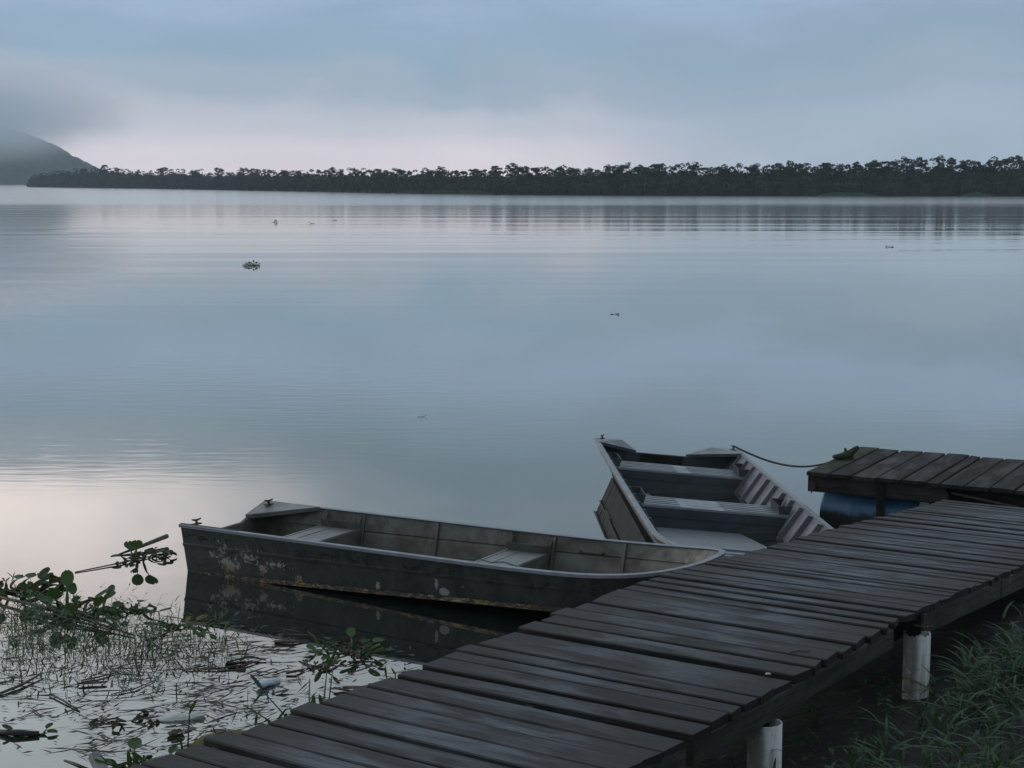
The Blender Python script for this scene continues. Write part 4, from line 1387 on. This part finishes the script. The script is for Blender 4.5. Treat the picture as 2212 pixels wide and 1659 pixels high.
stick('reed_stem', px3((490, 1430, .008), (540, 1418, .02), (575, 1426, .01)), [.008, .014, .008], M['stick'], 'reed lying at the foot of the forked twig', 'reed')
stick('twig', px3((560, 1610, .04), (640, 1590, .03), (640, 1589, .03)), [.004, .005, .004], M['twig'], 'thin dry twig against the mossy stone', 'twig')


def floating_leaf(px_, py_, ln, wd, rot, mat, label, cat='leaf'):
    mb = MB(); rows = []
    for i in range(6):
        f = i / 5; ww = wd * math.sin(math.pi * (.06 + .88 * f)) ** .8
        rows.append([(ln * (f - .5), ww * k, .006 + .25 * wd * abs(k) * 1.2 + .12 * ln * (f - .5) ** 2) for k in (-.5, -.25, 0, .25, .5)])
    mb.grid(rows)
    mb.tube([(-ln * .5, 0, .01), (-ln * .85, .01, .004)], [.004, .002], 5)
    p = at(px_, py_)
    o = mb.build('floating_leaf', mat, smooth=True, recalc=False, loc=p); o.rotation_euler = (R(random.uniform(-12, 12)), R(random.uniform(-10, 10)), rot)
    props(o, label, cat, 'dead leaves afloat')


floating_leaf(381, 1588, .13, .10, 1.2, M['hyacinth_old'], 'curled brown leaf near the foam scrap in the lower left')
floating_leaf(770, 1491, .18, .08, .3, M['stick_brown'], 'rust-brown dead leaf beside the walkway boards')
floating_leaf(738, 1494, .12, .07, -.4, M['stick_brown'], 'smaller rust-brown leaf left of the other by the boards')
floating_leaf(510, 1437, .16, .10, -.4, M['debris'], 'broad dark leaf floating left of the forked twig')
floating_leaf(630, 1402, .08, .03, .9, M['debris'], 'narrow leaf standing between twig and bark strip')
floating_leaf(125, 1250, .09, .04, .2, M['debris'], 'small dark leaf alone on the bright water at left')
floating_leaf(610, 1497, .09, .05, .5, M['debris'], 'dull leaf right of the blue plastic scrap')
floating_leaf(560, 1583, .10, .06, .0, M['debris'], 'dark leaf between the plastic scrap and the boards')
floating_leaf(790, 1512, .10, .05, .8, M['yellow_leaf'], 'yellowish leaf tucked against the board edge')
floating_leaf(200, 1480, .18, .06, .2, M['debris'], 'long dark leaf in the middle of the litter')
floating_leaf(470, 1583, .09, .06, .6, M['debris'], 'dark crumpled leaf left of the board ends')

# rubbish
fo = MB()
ol = [(-.16, -.01), (-.10, .035), (-.03, .05), (.05, .045), (.11, .06), (.15, .02), (.13, -.03), (.05, -.045), (-.04, -.04), (-.11, -.035)]
n = len(ol)
vs = [(x * .95, y * .95, -.004) for x, y in ol] + [(x, y, .012 + .006 * math.sin(k * 2.3)) for k, (x, y) in enumerate(ol)] + [(x * .7, y * .6, .024 + .007 * math.sin(k * 3.1)) for k, (x, y) in enumerate(ol)] + [(0, 0, .026)]
fo.add(vs, [(k, (k + 1) % n, n + (k + 1) % n, n + k) for k in range(n)] + [(n + k, n + (k + 1) % n, 2 * n + (k + 1) % n, 2 * n + k) for k in range(n)] + [(2 * n + k, 2 * n + (k + 1) % n, 3 * n) for k in range(n)])
o = fo.build('foam_scrap', M['foam'], loc=at(391, 1553)); o.rotation_euler = (R(4), R(-3), R(14))
props(o, 'white foam scrap floating in the lower left litter', 'rubbish')
bo = empty('plastic_bottle', at(580, 1481)); bo.rotation_euler = (0, R(8), R(64))
props(bo, 'crushed pale blue plastic bottle floating near the walkway', 'bottle')
b_ = MB(); b_.tube([(-.10, 0, .012), (-.09, 0, .014), (-.05, .008, .020), (-.02, .006, .012), (.02, -.004, .017), (.05, 0, .012)], [.022, .036, .042, .030, .038, .032], 9, squash=.55); b_.build('body', M['plastic_blue'], bo, smooth=True)
b_ = MB(); b_.tube([(.052, 0, .013), (.075, 0, .018), (.10, .008, .014), (.13, .012, .016)], [.034, .036, .018, .012], 9, squash=.6); b_.build('neck', M['plastic_white'], bo, smooth=True)
pi_ = MB(); n = 14
P0, P1 = at(205, 1634, .10), at(232, 1690, .02)
pi_.tube([P0, P0.lerp(P1, .5), P1], [.036, .036, .036], n)
props(pi_.build('pipe_stub', M['pipe'], smooth=False), 'grey pipe stub slanting out of the shallow water at the bottom edge', 'pipe')
ms_ = MB(); rows = []
for i in range(8):
    f = i / 7; z = .16 * math.sin(f * math.pi / 2)
    rows.append([(.25 * math.cos(a) * math.cos(f * 1.4) * (1 + .12 * mnoise.noise(Vector((math.cos(a) * 2, math.sin(a) * 2, f)))), .16 * math.sin(a) * math.cos(f * 1.4), z - .03) for a in [2 * math.pi * q / 20 for q in range(21)]])
ms_.grid(rows)
o = ms_.build('mossy_stone', M['moss'], smooth=True, recalc=False, loc=at(488, 1632, .0)); o.rotation_euler = (0, 0, R(20))
props(o, 'yellow-green mossy stone behind the first walkway boards', 'stone')

# grass stalks beside the walkway -------------------------------------------
def stalk(pts, leaves, label, th=.005):
    P = [at(*p) for p in pts]
    root = empty('grass_stalk', (P[0].x, P[0].y, 0)); props(root, label, 'grass stalk', 'grass stalks beside the walkway')
    o0 = Vector((P[0].x, P[0].y, 0))
    mb = MB(); mb.tube([p - o0 for p in P], [th * (1 - .5 * i / len(P)) for i in range(len(P))], 5); mb.build('stem', M['float_grass'], root, smooth=True)
    for (a, b, wd) in leaves:
        A = at(*a) - o0; Bv = at(*b) - o0; d = Bv - A
        sdv = Vector((d.z * .6 + .3, .2, -d.x * .6)).normalized()
        sdv = (sdv - sdv.dot(d.normalized()) * d.normalized()).normalized()
        rows = []
        for i in range(6):
            f = i / 5; ww = wd * (math.sin(math.pi * min(1, .12 + .88 * f)) ** .8 + .02)
            c = A + d * f + Vector((0, 0, -.12 * d.length * f * f)) + Vector((0, 0, .12 * d.length * f))
            rows.append([c - sdv * ww / 2, c + Vector((0, .004, -.004)), c + sdv * ww / 2])
        lf = MB(); lf.grid(rows); lf.build('leaf', M['grass'], root, smooth=True, recalc=False)


def c6(x, y, z): return (363.9 + x * .24672, 1303.8 + y * .24672, z)   # coordinates of a closer look at the photo
stalk([c6(1020, 980, .02), c6(930, 880, .12), c6(830, 770, .20)], [(c6(820, 745, .20), c6(710, 615, .28), .024), (c6(830, 770, .18), c6(730, 895, .10), .018)], 'bent stalk leaning left over the plastic bottle')
stalk([c6(965, 1080, .02), c6(800, 975, .10), c6(655, 885, .16)], [(c6(870, 1020, .08), c6(915, 1090, .03), .024), (c6(775, 970, .08), c6(760, 1080, .02), .018)], 'long stalk lying low to the left from the boards')
stalk([c6(1240, 985, .02), c6(1232, 820, .16), c6(1238, 660, .30)], [(c6(1240, 840, .10), c6(1300, 770, .16), .012)], 'thin upright stalk below the small hyacinth')
stalk([c6(1350, 930, .02), c6(1372, 750, .18), c6(1388, 570, .32)], [(c6(1390, 585, .32), c6(1462, 415, .46), .026)], 'tallest stalk with a broad blade at its top')
stalk([c6(1395, 930, .02), c6(1418, 750, .16), c6(1440, 555, .30)], [(c6(1425, 690, .2), c6(1500, 720, .2), .012)], 'plain stalk right of the tallest one')
stalk([c6(1250, 985, .02), c6(1258, 930, .06)], [(c6(1255, 960, .04), c6(1275, 800, .18), .036)], 'short broad blade at the board edge')
stalk([c6(1350, 930, .02), c6(1345, 880, .06)], [(c6(1350, 920, .04), c6(1318, 790, .16), .026), (c6(1350, 900, .05), c6(1440, 830, .10), .014)], 'short curved blades beside the broad one')
stalk([c6(168, 1310, .02), c6(176, 1130, .18), c6(186, 950, .34)], [(c6(184, 965, .33), c6(247, 838, .44), .022)], 'upright stalk beside the foam scrap')
stalk([c6(1915, 720, .02), c6(1908, 610, .12)], [(c6(1905, 640, .08), c6(1897, 545, .16), .016)], 'small stalk at the far board ends')
stalk([c6(1990, 690, .02), c6(1985, 600, .10)], [(c6(1985, 620, .09), c6(1948, 560, .14), .012)], 'smallest stalk beside the reflection of the boat')
stalk([c6(1035, 1060, .02), c6(1030, 1000, .06)], [(c6(1020, 1050, .03), c6(1030, 955, .12), .026), (c6(940, 1050, .03), c6(1045, 905, .16), .02), (c6(1090, 1020, .04), c6(1165, 960, .1), .014)], 'tuft of three blades at the board edge')
stalk([c6(470, 1270, .04), c6(440, 1180, .12), c6(392, 1090, .20)], [(c6(505, 1230, .08), c6(498, 1090, .22), .016)], 'two blades rising in front of the mossy stone')
stalk([(210, 1668, .02), (214, 1650, .06)], [((228, 1655, .06), (214, 1632, .12), .034), ((262, 1668, .02), (240, 1640, .10), .02)], 'bright blades beside the pipe stub')
stalk([(285, 1672, .02), (284, 1650, .06)], [((282, 1668, .03), (276, 1618, .18), .026), ((300, 1665, .03), (290, 1625, .16), .02)], 'grass blades at the bottom edge left of the boards')
stalk([(400, 1640, .02), (396, 1622, .06)], [((396, 1630, .04), (388, 1590, .14), .014)], 'small stalk left of the first boards')

# ------------------------------------------------------------------ bank vegetation at the right
bq = []
for k in range(3900):
    x = random.uniform(1.1, 5.0); yv = random.uniform(6.3, 10.2)
    # open walkway edge: grass thick beyond the second post, thin under the deck
    ed = (x - (-1.347 + .575 * 0)) * .575 - 0
    right = (x - .55) * .82 - (yv - 6.43) * .575       # metres right of the walkway's right edge
    if right < -.9: continue
    dens = 1.0 if right > .25 else (.22 if right > 0 else .07)
    if yv > 9.0 and x < 2.6: dens *= .5
    if right < .9 and yv < 8.0: dens *= .45
    if random.random() > dens: continue
    z = bank_z(x, yv)
    if z < .03: continue
    p = Vector((x, yv, z - .02)); tall = (.55 if right > .25 else .45) * (1.0 if yv < 9.4 else .65)
    ln = random.uniform(.35, 1.0) * tall * .62
    a = random.uniform(0, 6.28)
    # a stem with leaves alternating up its length
    lean = random.uniform(.05, .6)
    top = p + Vector((math.cos(a) * math.sin(lean), math.sin(a) * math.sin(lean), math.cos(lean))) * ln
    bq += blade(p, a, lean, ln, .006, .05, 2)
    for j in range(random.randint(1, 3)):
        f = random.uniform(.35, 1.0); q = p.lerp(top, f)
        bq += blade(q, random.uniform(0, 6.28), random.uniform(.35, 1.1), random.uniform(.08, .20), random.uniform(.013, .027), random.uniform(.25, .6), 4)
bg = obj('bank_grass', quads_mesh('bank_grass', np.array([[tuple(v) for v in q] for q in bq]), [M['grass']]))
props(bg, 'broad-bladed green grass covering the bank right of the walkway', 'grass', kind='stuff')

# low creeping leaves in the shade under the deck
cq = []
for k in range(700):
    x = random.uniform(.8, 3.2); yv = random.uniform(7.2, 9.8)
    right = (x - .55) * .82 - (yv - 6.43) * .575
    if right < -.8 or right > .5: continue
    z = bank_z(x, yv)
    if z < .03: continue
    c = Vector((x, yv, z + random.uniform(.01, .10))); a = random.uniform(0, 6.28)
    d = Vector((math.cos(a), math.sin(a), random.uniform(-.5, .7))) * random.uniform(.014, .032); s_ = Vector((-d.y, d.x, random.uniform(-.01, .01))) * .6
    cq.append([c - d, c - s_ * .9 - d * .2, c + d * 1.3, c + s_ * .9 - d * .2 + Vector((0, 0, .008))])
if cq:
    o = obj('creeping_weed', quads_mesh('creeping_weed', np.array([[tuple(v) for v in q] for q in cq]), [M['grass']]))
    props(o, 'low creeping leaves on the shaded ground under the walkway', 'weed', kind='stuff')

# old board lying on the mud beyond the second post
ob = MB()
a, b_ = at(2032, 1408, .17), at(2184, 1422, .19)
d = (b_ - a); Lb = d.length
o = plank(.20, Lb + .5, .05, 4, .006).build('fallen_board', M['dark_wood'], recalc=False)
o.location = a - Vector((0, .05, 0)); o.rotation_euler = (R(18), 0, math.atan2(d.y, d.x))
props(o, 'dark rotten board lying on the bank beneath the gangway', 'board')

# little things on the deck
pb = MB(); pb.tube([(-.014, 0, .006), (-.006, 0, .008), (.008, 0, .008), (.014, 0, .006)], [.004, .009, .009, .004], 8, squash=.6)
pp = at(1659, 1459, .857)
o = pb.build('shell_chip', M['foam'], smooth=True, loc=pp); props(o, 'tiny white chip lying on the walkway boards', 'chip')
tw_ = MB(); tw_.tube([(-.07, -.02, .006), (-.02, .01, .012), (.03, 0, .010), (.05, .03, .008)], [.002, .003, .003, .002], 5); tw_.tube([(-.02, .01, .012), (-.03, .045, .014)], [.002, .001], 5)
o = tw_.build('dry_twig', M['twig'], loc=at(1730, 1411, .855)); props(o, 'dry curled twig lying near the right edge of the walkway', 'twig')
